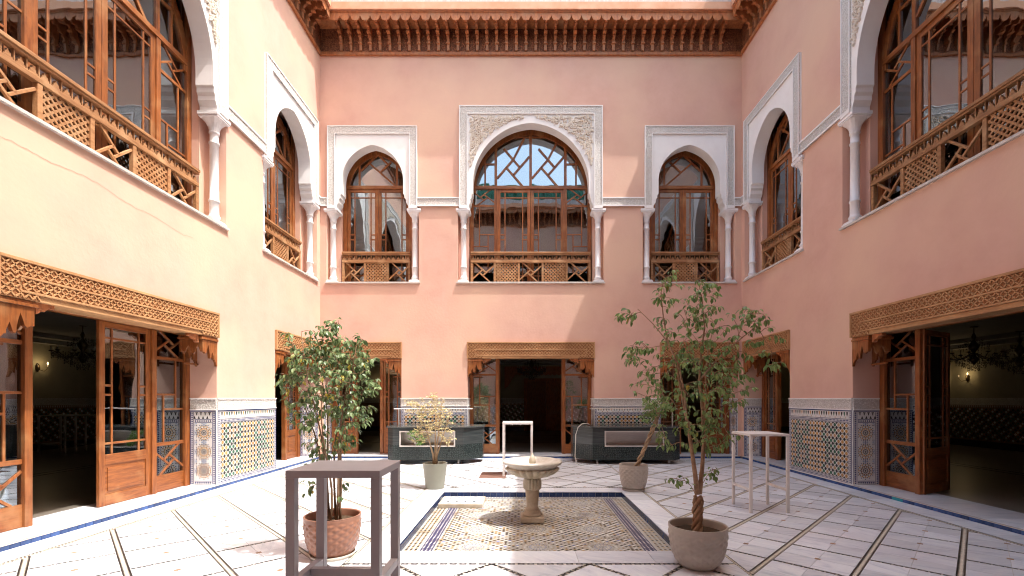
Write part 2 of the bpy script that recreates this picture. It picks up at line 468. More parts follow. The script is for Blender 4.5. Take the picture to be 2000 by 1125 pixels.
DOOR_B, DOOR_S = 1.63, 1.0
DOORC = {'back': 4.33, 'front': 4.33, 'left': 4.455, 'right': 4.455}
WINC = {'back': 4.07, 'front': 4.07, 'left': 4.205, 'right': 4.205}
HALF = {'back': HX, 'front': HX, 'left': HY, 'right': HY}
ZSILL = 4.50

# ------------------------------------------------------------------ courtyard walls
def grid_layer(mb, x0, x1, z0, z1, opens, y0, y1, m_front, m_back, front=True, back=True):
    xs = sorted({x0, x1, *[o[0] for o in opens], *[o[1] for o in opens]}); xs = [x for x in xs if x0 <= x <= x1]
    zs = sorted({z0, z1, *[o[2] for o in opens], *[o[3] for o in opens]}); zs = [z for z in zs if z0 <= z <= z1]
    nx, nz = len(xs) - 1, len(zs) - 1
    def op(i, k):
        if i < 0 or k < 0 or i >= nx or k >= nz: return None
        cx, cz = (xs[i] + xs[i+1]) / 2, (zs[k] + zs[k+1]) / 2
        return any(o[0] < cx < o[1] and o[2] < cz < o[3] for o in opens)
    for i in range(nx):
        for k in range(nz):
            a, b, c, d = xs[i], xs[i+1], zs[k], zs[k+1]
            if op(i, k): continue
            if front: mb.quad((a, y0, c), (b, y0, c), (b, y0, d), (a, y0, d), m_front)
            if back: mb.quad((b, y1, c), (a, y1, c), (a, y1, d), (b, y1, d), m_back)
            if op(i - 1, k): mb.quad((a, y1, c), (a, y0, c), (a, y0, d), (a, y1, d), m_front)
            if op(i + 1, k): mb.quad((b, y0, c), (b, y1, c), (b, y1, d), (b, y0, d), m_front)
            if op(i, k - 1): mb.quad((a, y1, c), (b, y1, c), (b, y0, c), (a, y0, c), m_front)
            if op(i, k + 1): mb.quad((a, y0, d), (b, y0, d), (b, y1, d), (a, y1, d), m_front)

WALL_LABEL = {
    'back': "pink plaster wall facing the viewer behind the stone fountain",
    'left': "sunlit pink plaster courtyard wall on the left with a fine crack",
    'right': "shaded pink plaster courtyard wall on the right",
    'front': "pink plaster courtyard wall behind the viewpoint"}
walls = {}
for side in ('back', 'left', 'right', 'front'):
    h, dc, wc = HALF[side], DOORC[side], WINC[side]
    ext = 0.62 if side in ('back', 'front') else 0.0
    doors = [(-DOOR_B, DOOR_B, -0.2, 2.96)] + [(s * dc - DOOR_S, s * dc + DOOR_S, -0.2, 2.96) for s in (-1, 1)]
    A, B = list(doors), list(doors)
    for c, a1, a2, ztop, b1 in ((0, 1.88, 1.68, 8.85, 1.63), (-wc, 1.19, 1.0, 8.35, 0.93), (wc, 1.19, 1.0, 8.35, 0.93)):
        A += [(c - a1, c + a1, ZSILL, 6.47), (c - a2, c + a2, 6.47, ztop)]
        B += [(c - b1, c + b1, ZSILL, ztop)]
    mb = MB()
    grid_layer(mb, -h - ext, h + ext, -0.2, 11.3, A, 0.0, 0.30, 0, 0, back=False)
    grid_layer(mb, -h - ext, h + ext, -0.2, 11.3, B, 0.30, 0.62, 0, 1)
    o, r = FR[side]
    walls[side] = mb.build("courtyard_wall", [M['pink'], M['cream']], None, loc=o, rotz=r, label=WALL_LABEL[side], cat="wall", group="pink courtyard walls")

# crack on the left wall (local x = world Y - YC)
mb = MB(); random.seed(3)
pts = []
for i in range(60):
    t = i / 59
    Yw = 4.3 + 2.9 * t
    z = 4.12 + 0.05 * sin(t * 5.0) + 0.02 * sin(t * 19) + random.uniform(-0.010, 0.010)
    pts.append((Yw - YC, z))
for (a, b) in zip(pts, pts[1:]):
    w = 0.0018 + 0.0012 * random.random()
    mb.quad((a[0], -0.0025, a[1] - w), (b[0], -0.0025, b[1] - w), (b[0], -0.0025, b[1] + w), (a[0], -0.0025, a[1] + w))
mb.build("crack", M['crack'], walls['left'])

# carved white band running between the window surrounds
for side in ('back', 'left', 'right', 'front'):
    h, wc = HALF[side], WINC[side]
    cut = [-h, -wc - 1.15, -wc + 1.15, -1.84, 1.84, wc - 1.15, wc + 1.15, h]
    for a, b in ((cut[0], cut[1]), (cut[2], cut[3]), (cut[4], cut[5]), (cut[6], cut[7])):
        if side in ('left', 'right'):
            a, b = max(a, -h + 0.04), min(b, h - 0.04)
        mb = MB()
        mb.box(a, b, -0.035, 0.0, 6.49, 6.69)
        mb.box(a, b, -0.050, -0.035, 6.475, 6.505, 1)
        mb.box(a, b, -0.050, -0.035, 6.675, 6.705, 1)
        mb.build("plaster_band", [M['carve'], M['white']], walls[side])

# ------------------------------------------------------------------ zellige dado
ZC = ['zwhite', 'zblack', 'zblue', 'zlblue', 'zgreen', 'zochre', 'zbrown', 'ztan']
ZI = {k: i for i, k in enumerate(ZC)}
def ngon(cx, cz, r, n, rot=0.0, sx=1.0, sz=1.0):
    return [(cx + r * sx * cos(rot + 2 * pi * i / n), cz + r * sz * sin(rot + 2 * pi * i / n)) for i in range(n)]
def chip(mb, poly, m, y=-0.0185):
    """a flat glazed piece standing 3 mm proud of its bed with a small side"""
    n = len(poly)
    vs = [(a, y, b) for a, b in poly]
    mb.add(vs, [tuple(range(n))], m)
def clipr(poly, x0, x1, z0, z1):
    def cl(P, f):
        out = []
        for i in range(len(P)):
            a, b = P[i], P[(i + 1) % len(P)]
            da, db = f(a), f(b)
            if da >= 0: out.append(a)
            if (da >= 0) != (db >= 0):
                t = da / (da - db); out.append((a[0] + (b[0] - a[0]) * t, a[1] + (b[1] - a[1]) * t))
        return out
    for f in (lambda p: p[0] - x0, lambda p: x1 - p[0], lambda p: p[1] - z0, lambda p: z1 - p[1]):
        if not poly: return []
        poly = cl(poly, f)
    return poly

def dado(side, frame, w, pattern, parent):
    """frame(u, d, z) -> wall-local point; u along the panel, d out of the surface; panel 0..w"""
    z0, z1, z2 = STEP, 1.335, 1.545
    bed = MB(); bed.xf = lambda p: frame(p[0], -p[1], p[2])
    bed.box(0, w, -0.015, 0.0, z0, z1)
    d = bed.build("tile_dado", [M['zwhite']], parent)
    t = MB(); t.xf = bed.xf
    zb, zt = z0 + 0.02, z1
    # top edging and chains
    def chain(a, b, c, e, horiz, step=0.036):
        if horiz:
            n = max(1, int((b - a) / step)); st = (b - a) / n
            for i in range(n):
                cx = a + (i + 0.5) * st
                chip(t, [(cx - st * .42, (c+e)/2), (cx, c), (cx + st * .42, (c+e)/2), (cx, e)], ZI['zblue'])
        else:
            n = max(1, int((e - c) / step)); st = (e - c) / n
            for i in range(n):
                cz = c + (i + 0.5) * st
                chip(t, [(a, cz), ((a+b)/2, cz - st * .42), (b, cz), ((a+b)/2, cz + st * .42)], ZI['zblue'])
    def strip(a, b, c, e, m): chip(t, [(a, c), (b, c), (b, e), (a, e)], ZI[m])
    strip(0, w, zt - 0.022, zt - 0.004, 'zblue')
    strip(0.0, 0.012, zb, zt - 0.03, 'zblue'); strip(w - 0.012, w, zb, zt - 0.03, 'zblue')
    chain(0.018, 0.052, zb, zb + 1.22, False) if False else None
    chain(0.018, 0.05, 0, 0, True) if False else None
    n = int((zt - 0.03 - zb) / 0.036)
    chain(0.017, 0.049, zb, zt - 0.03, False); chain(w - 0.049, w - 0.017, zb, zt - 0.03, False)
    strip(0.056, 0.064, zb, zt - 0.03, 'zblue'); strip(w - 0.064, w - 0.056, zb, zt - 0.03, 'zblue')
    x0, x1 = 0.075, w - 0.075
    chain(x0, x1, zb + 0.012, zb + 0.044, True); strip(x0, x1, zb, zb + 0.008, 'zblue'); strip(x0, x1, zb + 0.050, zb + 0.058, 'zblue')
    zc = zt - 0.155
    chain(x0, x1, zc - 0.044, zc - 0.012, True); strip(x0, x1, zc - 0.006, zc + 0.002, 'zblue'); strip(x0, x1, zc - 0.058, zc - 0.050, 'zblue')
    # tooth frieze
    n = max(2, round((x1 - x0) / 0.066)); st = (x1 - x0) / n
    for i in range(n):
        cx = x0 + (i + 0.5) * st
        col = ('zblack', 'zochre', 'zblack', 'zgreen')[i % 4] if pattern == 'A' else 'zblack'
        if pattern == 'A':
            chip(t, [(cx - .021, zt - .035), (cx + .021, zt - .035), (cx + .016, zt - .075), (cx, zt - .115), (cx - .016, zt - .075)], ZI[col])
            chip(t, [(cx + st/2 - .012, zc + .012), (cx + st/2 + .012, zc + .012), (cx + st/2, zc + .05)], ZI['ztan' if i % 2 else 'zwhite'])
        else:
            chip(t, [(cx - .022, zt - .035), (cx + .022, zt - .035), (cx + .022, zt - .05), (cx + .008, zt - .05), (cx + .008, zt - .085), (cx - .008, zt - .085), (cx - .008, zt - .05), (cx - .022, zt - .05)], ZI[col])
            chip(t, [(cx + st/2 - .022, zc + .01), (cx + st/2 + .022, zc + .01), (cx + st/2 + .012, zc + .03), (cx + st/2, zc + .062), (cx + st/2 - .012, zc + .03)], ZI[col])
    # field
    fz0, fz1 = zb + 0.068, zc - 0.066
    if pattern == 'A':
        nx = max(2, round((x1 - x0) / 0.0985)); px = (x1 - x0) / nx
        nz = max(2, round((fz1 - fz0) / 0.0985)); pz = (fz1 - fz0) / nz
        for i in range(nx + 1):
            for k in range(nz + 1):
                cx, cz = x0 + i * px, fz0 + k * pz
                p = clipr([(cx-.035,cz),(cx-.019,cz-.019),(cx,cz-.035),(cx+.019,cz-.019),(cx+.035,cz),(cx+.019,cz+.019),(cx,cz+.035),(cx-.019,cz+.019)], x0, x1, fz0, fz1)
                if len(p) > 2: chip(t, p, ZI['zblack'])
                if i < nx and k < nz:
                    cx += px / 2; cz += pz / 2
                    q = max(abs((i % 9) - 4), abs((k % 6) - 2.5))
                    q2 = max(abs(((i + 4) % 10) - 5), abs(((k + 3) % 7) - 3))
                    col = ('zochre', 'zgreen', 'ztan', 'zgreen', 'zochre', 'zochre')[int(q + q2 * 0.5) % 6]
                    chip(t, ngon(cx, cz, .0335, 8, pi / 8), ZI[col])
                    chip(t, ngon(cx, cz, .011, 8, pi / 8), ZI[col], -0.0195)
                if i < nx:   # small coloured link
                    cc = x0 + (i + .5) * px; zz = fz0 + k * pz
                    pp = clipr([(cc - .012, zz), (cc, zz - .008), (cc + .012, zz), (cc, zz + .008)], x0, x1, fz0, fz1)
                    if len(pp) > 2: chip(t, pp, ZI['zgreen'])
    else:
        R = 0.165
        nz = max(1, round((fz1 - fz0) / (2 * R))); R = (fz1 - fz0) / nz / 2
        nx = int((x1 - x0) / (2 * R)) + 2
        off = (x1 - x0) / 2
        def put(poly, c):
            p = clipr(poly, x0, x1, fz0, fz1)
            if len(p) > 2: chip(t, p, ZI[c])
        for i in range(-nx, nx + 1):
            for k in range(nz):
                cx, cz = x0 + off * 0.9 + i * 2 * R, fz0 + (2 * k + 1) * R
                if cx < x0 - R or cx > x1 + R: continue
                put(ngon(cx, cz, .016, 12), 'zblack')
                for j in range(12):
                    a = 2 * pi * j / 12
                    def kite(r0, rm, r1, wd, ph=0.0):
                        aa = a + ph
                        ca, sa = cos(aa), sin(aa)
                        return [(cx + r0*ca, cz + r0*sa), (cx + rm*ca - wd*sa, cz + rm*sa + wd*ca), (cx + r1*ca, cz + r1*sa), (cx + rm*ca + wd*sa, cz + rm*sa - wd*ca)]
                    put(kite(.024, .038, .050, .010), 'zblack')
                    put(kite(.050, .070, .088, .017, pi / 12), 'zochre' if (i + k) % 3 else 'zbrown')
                    put(kite(.076, .086, .098, .011), 'zblack')
                    put(kite(.098, .112, .126, .019), 'zochre')
                    put(kite(.110, .120, .132, .011, pi / 12), 'zblack')
                    put(kite(.134, .143, .153, .012, 0), 'zblue')
                # crosses of pale blue lozenges between the rosettes
                for (ox, oz) in ((R, 0), (0, R), (R, R)):
                    for sgx, sgz in ((1, 0), (-1, 0), (0, 1), (0, -1)):
                        q = 0.030
                        put([(cx + ox + sgx*q - .019, cz + oz + sgz*q), (cx + ox + sgx*q, cz + oz + sgz*q - .019), (cx + ox + sgx*q + .019, cz + oz + sgz*q), (cx + ox + sgx*q, cz + oz + sgz*q + .019)], 'zlblue')
                    put(ngon(cx + ox, cz + oz, .010, 4), 'zblue')
                    for j in range(4):
                        a = pi / 4 + j * pi / 2
                        put(ngon(cx + ox + .050 * cos(a), cz + oz + .050 * sin(a), .012, 4), 'zblack')
    t.build("zellige_tiles", [M[k] for k in ZC], d, kind="stuff")
    bp = MB(); bp.xf = bed.xf
    bp.box(0, w, -0.020, 0.0, z1 + 0.001, z2)
    bp.box(0, w, -0.032, -0.020, z2 - 0.022, z2, 1)
    bp.box(0, w, -0.032, -0.020, z1 + 0.001, z1 + 0.018, 1)
    bp.build("carved_plaster_frieze", [M['carve'], M['white']], parent)

for side in ('back', 'left', 'right'):
    h, dc = HALF[side], DOORC[side]
    wl = walls[side]
    for sg in (-1, 1):
        a, b = DOOR_B, dc - DOOR_S
        if side in ('left', 'right') and (sg < 0) == (side == 'left'):
            pass
        xa, xb = (a, b) if sg > 0 else (-b, -a)
        dado(side, (lambda X: lambda u, d, z: (X + u, -d, z))(xa), xb - xa, 'A', wl)
        # reveals of the big door and of the side doors
        depth = 0.44
        dado(side, (lambda X, s: lambda u, d, z: (X - s * d, u, z))(sg * DOOR_B, sg), depth, 'B', wl)
        dado(side, (lambda X, s: lambda u, d, z: (X + s * d, u, z))(sg * (dc - DOOR_S), sg), depth, 'B', wl)
        dado(side, (lambda X, s: lambda u, d, z: (X - s * d, u, z))(sg * (dc + DOOR_S), sg), depth, 'B', wl)

# ------------------------------------------------------------------ arched windows
def arch_pts(a, c, zs, n=22):
    """right springing up over a slightly pointed apex to the left springing"""
    R = a + c
    am = math.acos(c / R)
    right = [(-c + R * cos(am * i / n), zs + R * sin(am * i / n)) for i in range(n + 1)]
    left = [(-x, z) for x, z in reversed(right[:-1])]
    return right + left

def pinwheel(mb, cx, cz, hw, hh, t, y0, y1, flip=1, k=0.36):
    P = lambda x, z: (cx + flip * x * hw, cz + z * hh)
    for (a, b) in (((-1, -1 + k), (0, k)), ((-1 + k, 1), (k, 0)), ((1, 1 - k), (0, -k)), ((1 - k, -1), (-k, 0))):
        (ax, az), (bx, bz) = P(*a), P(*b)
        mb.bar(ax, az, bx, bz, t, y0, y1)

def pane(x0, x1, z0, z1, y, parent, m='glass'):
    mb = MB(); mb.box(x0, x1, y - .003, y + .003, z0, z1)
    mb.build("pane", M[m], parent)

def leaf(parent, x0, x1, z0, z1, y, kind, gm, panes=True, ox=0.0, oy=0.0, name="door_leaf"):
    """glazed leaf; kind 'door' has a wooden panel at the foot"""
    st = 0.085 if x1 - x0 > 0.6 else 0.06
    mu = 0.030
    mb = MB()
    ya, yb = y - 0.022, y + 0.022
    mb.box(x0, x0 + st, ya, yb, z0, z1, 0); mb.box(x1 - st, x1, ya, yb, z0, z1, 0)
    mb.box(x0 + st, x1 - st, ya, yb, z1 - 0.085, z1, 1)
    gx0, gx1 = x0 + st, x1 - st
    gz1 = z1 - 0.085
    if kind == 'door':
        mb.box(gx0, gx1, ya, yb, z0, z0 + 0.15, 1)
        mb.box(gx0, gx1, ya, yb, z0 + 0.56, z0 + 0.70, 1)
        mb.box(gx0, gx1, ya + .014, yb - .014, z0 + 0.15, z0 + 0.56, 1)
        mb.prism([(gx0 + .045, z0 + .195), (gx1 - .045, z0 + .195), (gx1 - .045, z0 + .515), (gx0 + .045, z0 + .515)], ya + .002, yb - .002, 1)
        gz0 = z0 + 0.70
    else:
        mb.box(gx0, gx1, ya, yb, z0, z0 + 0.12, 1)
        gz0 = z0 + 0.12
    W_ = gx1 - gx0
    if W_ > 0.36:
        nw = max(0.085, W_ * 0.17)
        cols = [gx0, gx0 + nw, gx1 - nw, gx1]
    else:
        cols = [gx0, gx0 + W_ * 0.5, gx1]
    ym, yn = y - 0.014, y + 0.014
    for c in cols[1:-1]: mb.box(c - mu / 2, c + mu / 2, ym, yn, gz0, gz1, 0)
    rows = [gz0 + 0.15, gz1 - 0.14]
    H_ = gz1 - gz0
    sq = [gz0 + H_ * 0.47, gz0 + H_ * 0.47 + 0.13]
    nc = len(cols) - 1
    lites = []
    for i in range(nc):
        a = cols[i] + (mu / 2 if i else 0); b = cols[i + 1] - (mu / 2 if i < nc - 1 else 0)
        zz = list(rows)
        if not (nc == 3 and i == 1): zz = [rows[0], sq[0], sq[1], rows[1]]
        for r_ in zz: mb.box(a, b, ym, yn, r_ - mu / 2, r_ + mu / 2, 1)
        e = [gz0] + zz + [gz1]
        for q in range(len(e) - 1):
            lites.append((a, b, e[q] + (mu/2 if q else 0), e[q+1] - (mu/2 if q < len(e)-2 else 0)))
    o = mb.build(name, [M['wv'], M['wh']], parent, bevel=0.004)
    for (a, b, c, d) in lites: pane(a, b, c, d, y, o, gm)
    return o

def side_light(parent, x0, x1, z0, z1, y, flip, gm, ground):
    """fixed panel with the pinwheel squares and the spiral of rectangles"""
    t = 0.032; mu = 0.030
    mb = MB(); ya, yb = y - .016, y + .016
    w = x1 - x0; cx = (x0 + x1) / 2
    if ground:
        mb.box(x0, x1, y - .02, y + .02, z0, z0 + 0.26, 1)
        a = z0 + 0.26; pz = (a, a + 0.46)
        tz = (z1 - 0.40, z1)
    else:
        a = z0; pz = None
        tz = (z1 - 0.42, z1)
    lit = []
    if pz:
        pinwheel(mb, cx, (pz[0]+pz[1])/2, w/2, (pz[1]-pz[0])/2, t, ya, yb, flip)
        mb.box(x0, x1, ya - .004, yb + .004, pz[1], pz[1] + .055, 1)
        lit.append((x0, x1, pz[0], pz[1])); a = pz[1] + .055
    pinwheel(mb, cx, (tz[0]+tz[1])/2, w/2, (tz[1]-tz[0])/2, t, ya, yb, -flip)
    mb.box(x0, x1, ya - .004, yb + .004, tz[0] - .05, tz[0], 1)
    lit.append((x0, x1, tz[0], tz[1]))
    b = tz[0] - .05
    X = lambda f: cx + flip * (f - 0.5) * w
    def vb(f, za, zb_): mb.box(X(f) - mu/2, X(f) + mu/2, ya, yb, za, zb_, 0)
    def hb(f0, f1, z): 
        xa, xb = sorted((X(f0), X(f1))); mb.box(xa, xb, ya + .001, yb - .001, z - mu/2, z + mu/2, 1)
    H_ = b - a
    vb(0.28, a + H_ * .40, b); hb(0.28, 1.0, a + H_ * .58); hb(0.0, 0.70, a + H_ * .40); vb(0.70, a, a + H_ * .58)
    lit += [(min(X(0), X(.28)) , max(X(0), X(.28)), a + H_*.40, b), (min(X(.28), X(1)), max(X(.28), X(1)), a + H_*.58, b),
            (min(X(0), X(.7)), max(X(0), X(.7)), a, a + H_*.40), (min(X(.7), X(1)), max(X(.7), X(1)), a, a + H_*.58),
            (min(X(.28), X(.7)), max(X(.28), X(.7)), a + H_*.40, a + H_*.58)]
    o = mb.build("side_light", [M['wv'], M['wh']], parent, bevel=0.003)
    for l in lit: pane(*l, y, o, gm)

def lattice(mb, x0, x1, z0, z1, y0, y1, pitch=0.090, w=0.026):
    for fam in (1, -1):
        n = int((x1 - x0 + z1 - z0) / pitch) + 2
        for i in range(n):
            c = (x0 - (z1 - z0)) + i * pitch
            # line x = c + (z - z0) for fam 1, mirrored otherwise
            zA, zB = z0, z1
            xa, xb = c, c + (z1 - z0)
            if xa < x0: zA = z0 + (x0 - xa); xa = x0
            if xb > x1: zB = z1 - (xb - x1); xb = x1
            if zB - zA < 0.01: continue
            if fam < 0: xa, xb = x0 + x1 - xa, x0 + x1 - xb
            d = 0.001 * fam
            mb.bar(xa, zA, xb, zB, w, y0 + d, y1 + d)
    # small squares thicken the crossings so the holes read as stars
    n = int((x1 - x0) / pitch)

def balustrade(parent, half, npan, label=None):
    z0, z1 = ZSILL + 0.045, 5.42
    root = MB()
    y0, y1 = 0.27, 0.335
    root.box(-half, half, y0 + .005, y1 - .005, z0, z0 + 0.055, 1)
    root.box(-half, half, y0 - .008, y1 + .004, 5.12, 5.185, 1)
    root.box(-half, half, y0 - .030, y1 + .02, 5.355, 5.40, 1)
    root.box(-half, half, y0 - .015, y1 + .01, 5.325, 5.355, 1)
    b = root.build("balustrade", [M['ww'], M['ww']], parent, bevel=0.005)
    # row of little merlons
    mb = MB()
    n = round(2 * half / 0.125); st = 2 * half / n
    for i in range(n):
        c = -half + (i + .5) * st
        mb.prism([(c - .045, 5.185), (c + .045, 5.185), (c + .045, 5.215), (c + .03, 5.215), (c + .03, 5.245), (c + .016, 5.245), (c, 5.285), (c - .016, 5.245), (c - .03, 5.245), (c - .03, 5.215), (c - .045, 5.215)], y0 + .012, y1 - .018)
        mb.box(c - st/2 - .007, c - st/2 + .007, y0 + .012, y1 - .018, 5.185, 5.325)
    mb.build("carved_fringe", [M['ww']], b, kind="stuff")
    w = 2 * half / npan
    for i in range(npan + 1):
        x = -half + i * w
        x = min(max(x, -half + .028), half - .028)
        p = MB(); p.box(x - .028, x + .028, y0, y1, z0 + .056, 5.119)
        p.build("post", M['ww'], b, bevel=0.004)
    for i in range(npan):
        a, c = -half + i * w + .03, -half + (i + 1) * w - .03
        p = MB()
        if i % 2: 
            lattice(p, a, c, z0 + .056, 5.119, y0 + .02, y1 - .025)
            p.build("lattice_panel", M['ww'], b)
        else:
            pinwheel(p, (a + c) / 2, (z0 + .056 + 5.119) / 2, (c - a) / 2, (5.119 - z0 - .056) / 2, .034, y0 + .015, y1 - .015, 1, 0.30)
            p.build("pinwheel_panel", M['ww'], b, bevel=0.004)
    return b

def column(parent, x):
    o = MB()
    prof = [(.082, 4.60), (.082, 4.63), (.098, 4.655), (.098, 4.675), (.080, 4.69), (.074, 4.72), (.073, 4.92), (.086, 4.93), (.086, 4.955), (.072, 4.965), (.070, 5.3), (.068, 5.92), (.082, 5.93), (.082, 5.955), (.068, 5.965), (.067, 6.10), (.082, 6.11), (.082, 6.13)]
    o.lathe(prof, x, 0.12, 20)
    c = o.build("column", M['marble_col'], parent)
    b = MB(); b.box(x - .135, x + .135, -0.015, 0.255, ZSILL + .04, ZSILL + .075)
    b.prism([(x - .135, ZSILL + .075), (x + .135, ZSILL + .075), (x + .10, ZSILL + .10), (x - .10, ZSILL + .10)], 0.0, 0.24)
    b.build("base", M['marble_col'], c)
    k = MB()
    n = 16
    sec = [(.074, 6.13), (.080, 6.20), (.10, 6.26), (.145, 6.33)]
    vs = []; fs = []
    for (r_, z) in sec:
        q = (z - 6.13) / .20
        for i in range(n):
            a = 2 * pi * i / n + pi / n
            ca, sa = cos(a), sin(a)
            sqf = 1 / max(abs(ca), abs(sa))
            rr = r_ * (1 + (min(sqf, 1.28) - 1) * q)
            if i % 2: rr *= (1 + 0.06 * q)
            vs.append((x + rr * ca, .12 + rr * sa, z))
    for j in range(3):
        for i in range(n):
            fs.append((j*n + i, j*n + (i+1) % n, (j+1)*n + (i+1) % n, (j+1)*n + i))
    k.add(vs, fs)
    k.box(x - .165, x + .165, -0.045, 0.285, 6.33, 6.36)
    k.box(x - .180, x + .180, -0.055, 0.295, 6.36, 6.415)
    k.build("capital", M['marble_col'], c, bevel=0.006)

def curls(mb, region, n, seed, y):
    """arabesque: packed little scrolls and leaf buds"""
    rnd = random.Random(seed)
    placed = []
    tries = 0
    while len(placed) < n and tries < 9000:
        tries += 1
        x, z, rmax = region(rnd)
        if rmax < 0.022: continue
        r = min(rmax, rnd.choice((.030, .040, .050, .062)))
        if any((x - a)**2 + (z - b)**2 < (0.82 * (r + c))**2 for a, b, c in placed): continue
        placed.append((x, z, r))
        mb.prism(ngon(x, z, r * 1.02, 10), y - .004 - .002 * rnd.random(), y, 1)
        turns = rnd.uniform(1.1, 1.6); s = rnd.choice((-1, 1)); a0 = rnd.uniform(0, 2 * pi)
        m = 12
        P = []
        for i in range(m + 1):
            t = i / m
            rr = r * (1 - 0.78 * t); a = a0 + s * turns * 2 * pi * t
            P.append((x + rr * cos(a), z + rr * sin(a)))
        for i in range(m):
            (ax, az), (bx, bz) = P[i], P[i + 1]
            mb.bar(ax, az, bx, bz, 0.0125 + r * .07, y - 0.034 - .005 * (i % 2), y)
        # bud
        a = a0 - s * 0.7
        bx, bz = P[0][0] + .026 * cos(a), P[0][1] + .026 * sin(a)
        mb.prism(ngon(bx, bz, .017, 5, a), y - .036, y)

def arched_window(kind, label, side, lx, gname):
    big = kind == 'big'
    a, c, zs = (1.50, 0.10, 7.02) if big else (0.79, 0.16, 7.12)
    zr = 6.80                                   # where the corbels start
    fw = 1.84 if big else 1.15                  # half width of the carved frame
    ztop = 9.05 if big else 8.53
    bot = 6.415
    cin = 1.60 if big else 0.92                # opening half width at the capitals
    o_, r_ = FR[side]
    root = thing("arched_window", label, "window", wloc(side, lx), r_, gname)
    # plaster surround
    A = arch_pts(a, c, zs)
    st = (cin - a) if big else (cin - a)
    def corbel(s):
        return [(s * a, zr), (s * (a + st * .25), zr - .03), (s * (a + st * .25), zr - .10), (s * (a + st * .55), zr - .15), (s * (a + st * .55), zr - .22), (s * (a + st * .9), zr - .29), (s * cin, zr - .31), (s * cin, bot)]
    right = [(x, z) for x, z in reversed(corbel(1))]
    left = corbel(-1)
    inner = right + A + left
    poly = [(-fw, bot), (-fw, ztop), (fw, ztop), (fw, bot)] + inner
    mb = MB()
    mb.prism(poly, -0.028, 0.27, 0)
    mb.build("plaster_arch", M['white'], root)
    # carved border and its fillets
    bw = 0.215 if big else 0.205
    mb = MB()
    y0, y1 = -0.052, -0.0285
    zb = 6.49
    mb.box(-fw, -fw + bw, y0, y1, zb, ztop - bw); mb.box(fw - bw, fw, y0, y1, zb, ztop - bw)
    mb.box(-fw, fw, y0, y1, ztop - bw, ztop)
    for q, dd in ((0.0, .020), (bw - .02, .020)):
        yy0, yy1 = y0 - .014, y0 - .0005
        mb.box(-fw + q, -fw + q + dd, yy0, yy1, zb, ztop - q - dd, 1); mb.box(fw - q - dd, fw - q, yy0, yy1, zb, ztop - q - dd, 1)
        mb.box(-fw + q, fw - q, yy0, yy1, ztop - q - dd, ztop - q, 1)
    mb.box(-fw, -cin - .02, y0 - .014, y1, zb - .075, zb - .001, 1); mb.box(cin + .02, fw, y0 - .014, y1, zb - .075, zb - .001, 1)
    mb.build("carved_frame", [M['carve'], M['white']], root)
    if big:
        g = MB()
        def region(sg):
            def f(rnd):
                x = rnd.uniform(0.15, fw - bw - .06); z = rnd.uniform(7.35, ztop - bw - .05)
                # distance outside the arch
                R = a + c
                dA = hypot(x + c, z - zs) - R
                rmax = min(dA - 0.13, fw - bw - .05 - x, ztop - bw - .05 - z)
                if z < 7.9 and rmax < .03: rmax = min(dA - 0.10, fw - bw - .04 - x)
                return sg * x, z, rmax
            return f
        curls(g, region(1), 95, 11, -0.028); curls(g, region(-1), 95, 12, -0.028)
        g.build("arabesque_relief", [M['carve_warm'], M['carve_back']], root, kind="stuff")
    # sill
    sh = (1.88 if big else 1.19) + 0.03
    mb = MB(); mb.box(-sh, sh, -0.045, -0.0005, ZSILL, ZSILL + .035); mb.box(-(sh - .033), sh - .033, -0.0005, 0.30, ZSILL + .0005, ZSILL + .0345)
    mb.build("sill", M['sill'], root)
    for sg in (-1, 1): column(root, sg * (1.745 if big else 1.065))
    balustrade(root, 1.58 if big else 0.90, 5 if big else 3)
    # wooden frame
    y = 0.47
    half = 1.62 if big else 0.925
    ow = 0.10
    dhalf = 0.89 if big else half - ow
    zt0, zt1 = 7.13, 7.215
    mb = MB()
    mb.box(-half, -half + ow, y - .05, y + .05, ZSILL + .04, 8.8 if big else 8.3, 0); mb.box(half - ow, half, y - .05, y + .05, ZSILL + .04, 8.8 if big else 8.3, 0)
    mb.box(-half + ow, half - ow, y - .055, y + .045, zt0, zt1, 1)
    if big:
        for s in (-1, 1): mb.box(s * 0.93 - .04, s * 0.93 + .04, y - .045, y + .04, ZSILL + .04, zt0, 0)
    # curved head that follows the arch
    A1 = arch_pts(a + .10, c, zs); A0 = arch_pts(a - .035, c, zs)
    for i in range(len(A1) - 1):
        mb.prism([A1[i], A1[i+1], A0[i+1], A0[i]], y - .04, y + .035, 0)
    # head light bars
    t = .055 if big else .045
    ya, yb = y - .028, y + .022
    if big:
        mb.box(-.035, .035, y - .035, y + .03, zt1, 8.62, 0)
        for s in (-1, 1):
            mb.box(s * .93 - .035, s * .93 + .035, y - .034, y + .03, zt1, 8.35, 0)
            cx = s * .465
            pinwheel(mb, cx, zt1 + .50, .43, .50, t, ya, yb, 1, .42)
            mb.bar(cx + .43 * 0.0, zt1 + .5 + .5 * .42, cx + .30, 8.50, t, ya + .002, yb - .002)
            mb.box(s * 1.215 - .022, s * 1.215 + .022, ya, yb, zt1, 8.1, 0)
            xa, xb = sorted((s * .965, s * 1.45)); mb.box(xa, xb, ya + .002, yb - .002, 7.78, 7.825, 1)
        mb.box(-.4, .4, ya + .003, yb - .003, 8.50, 8.54, 1)
    else:
        for s in (-1, 1): mb.box(s * .50 - .028, s * .50 + .028, ya, yb, zt1, 8.0, 0)
        fl = -1 if lx > 0 else 1
        mb.bar(fl * -.47, 7.62, fl * .02, 8.08, t, ya, yb)
        mb.bar(fl * -.24, 7.83, fl * .46, 7.22, t, ya + .002, yb - .002)
        mb.bar(fl * .02, 8.02, fl * .30, 7.76, t, ya + .001, yb - .001)
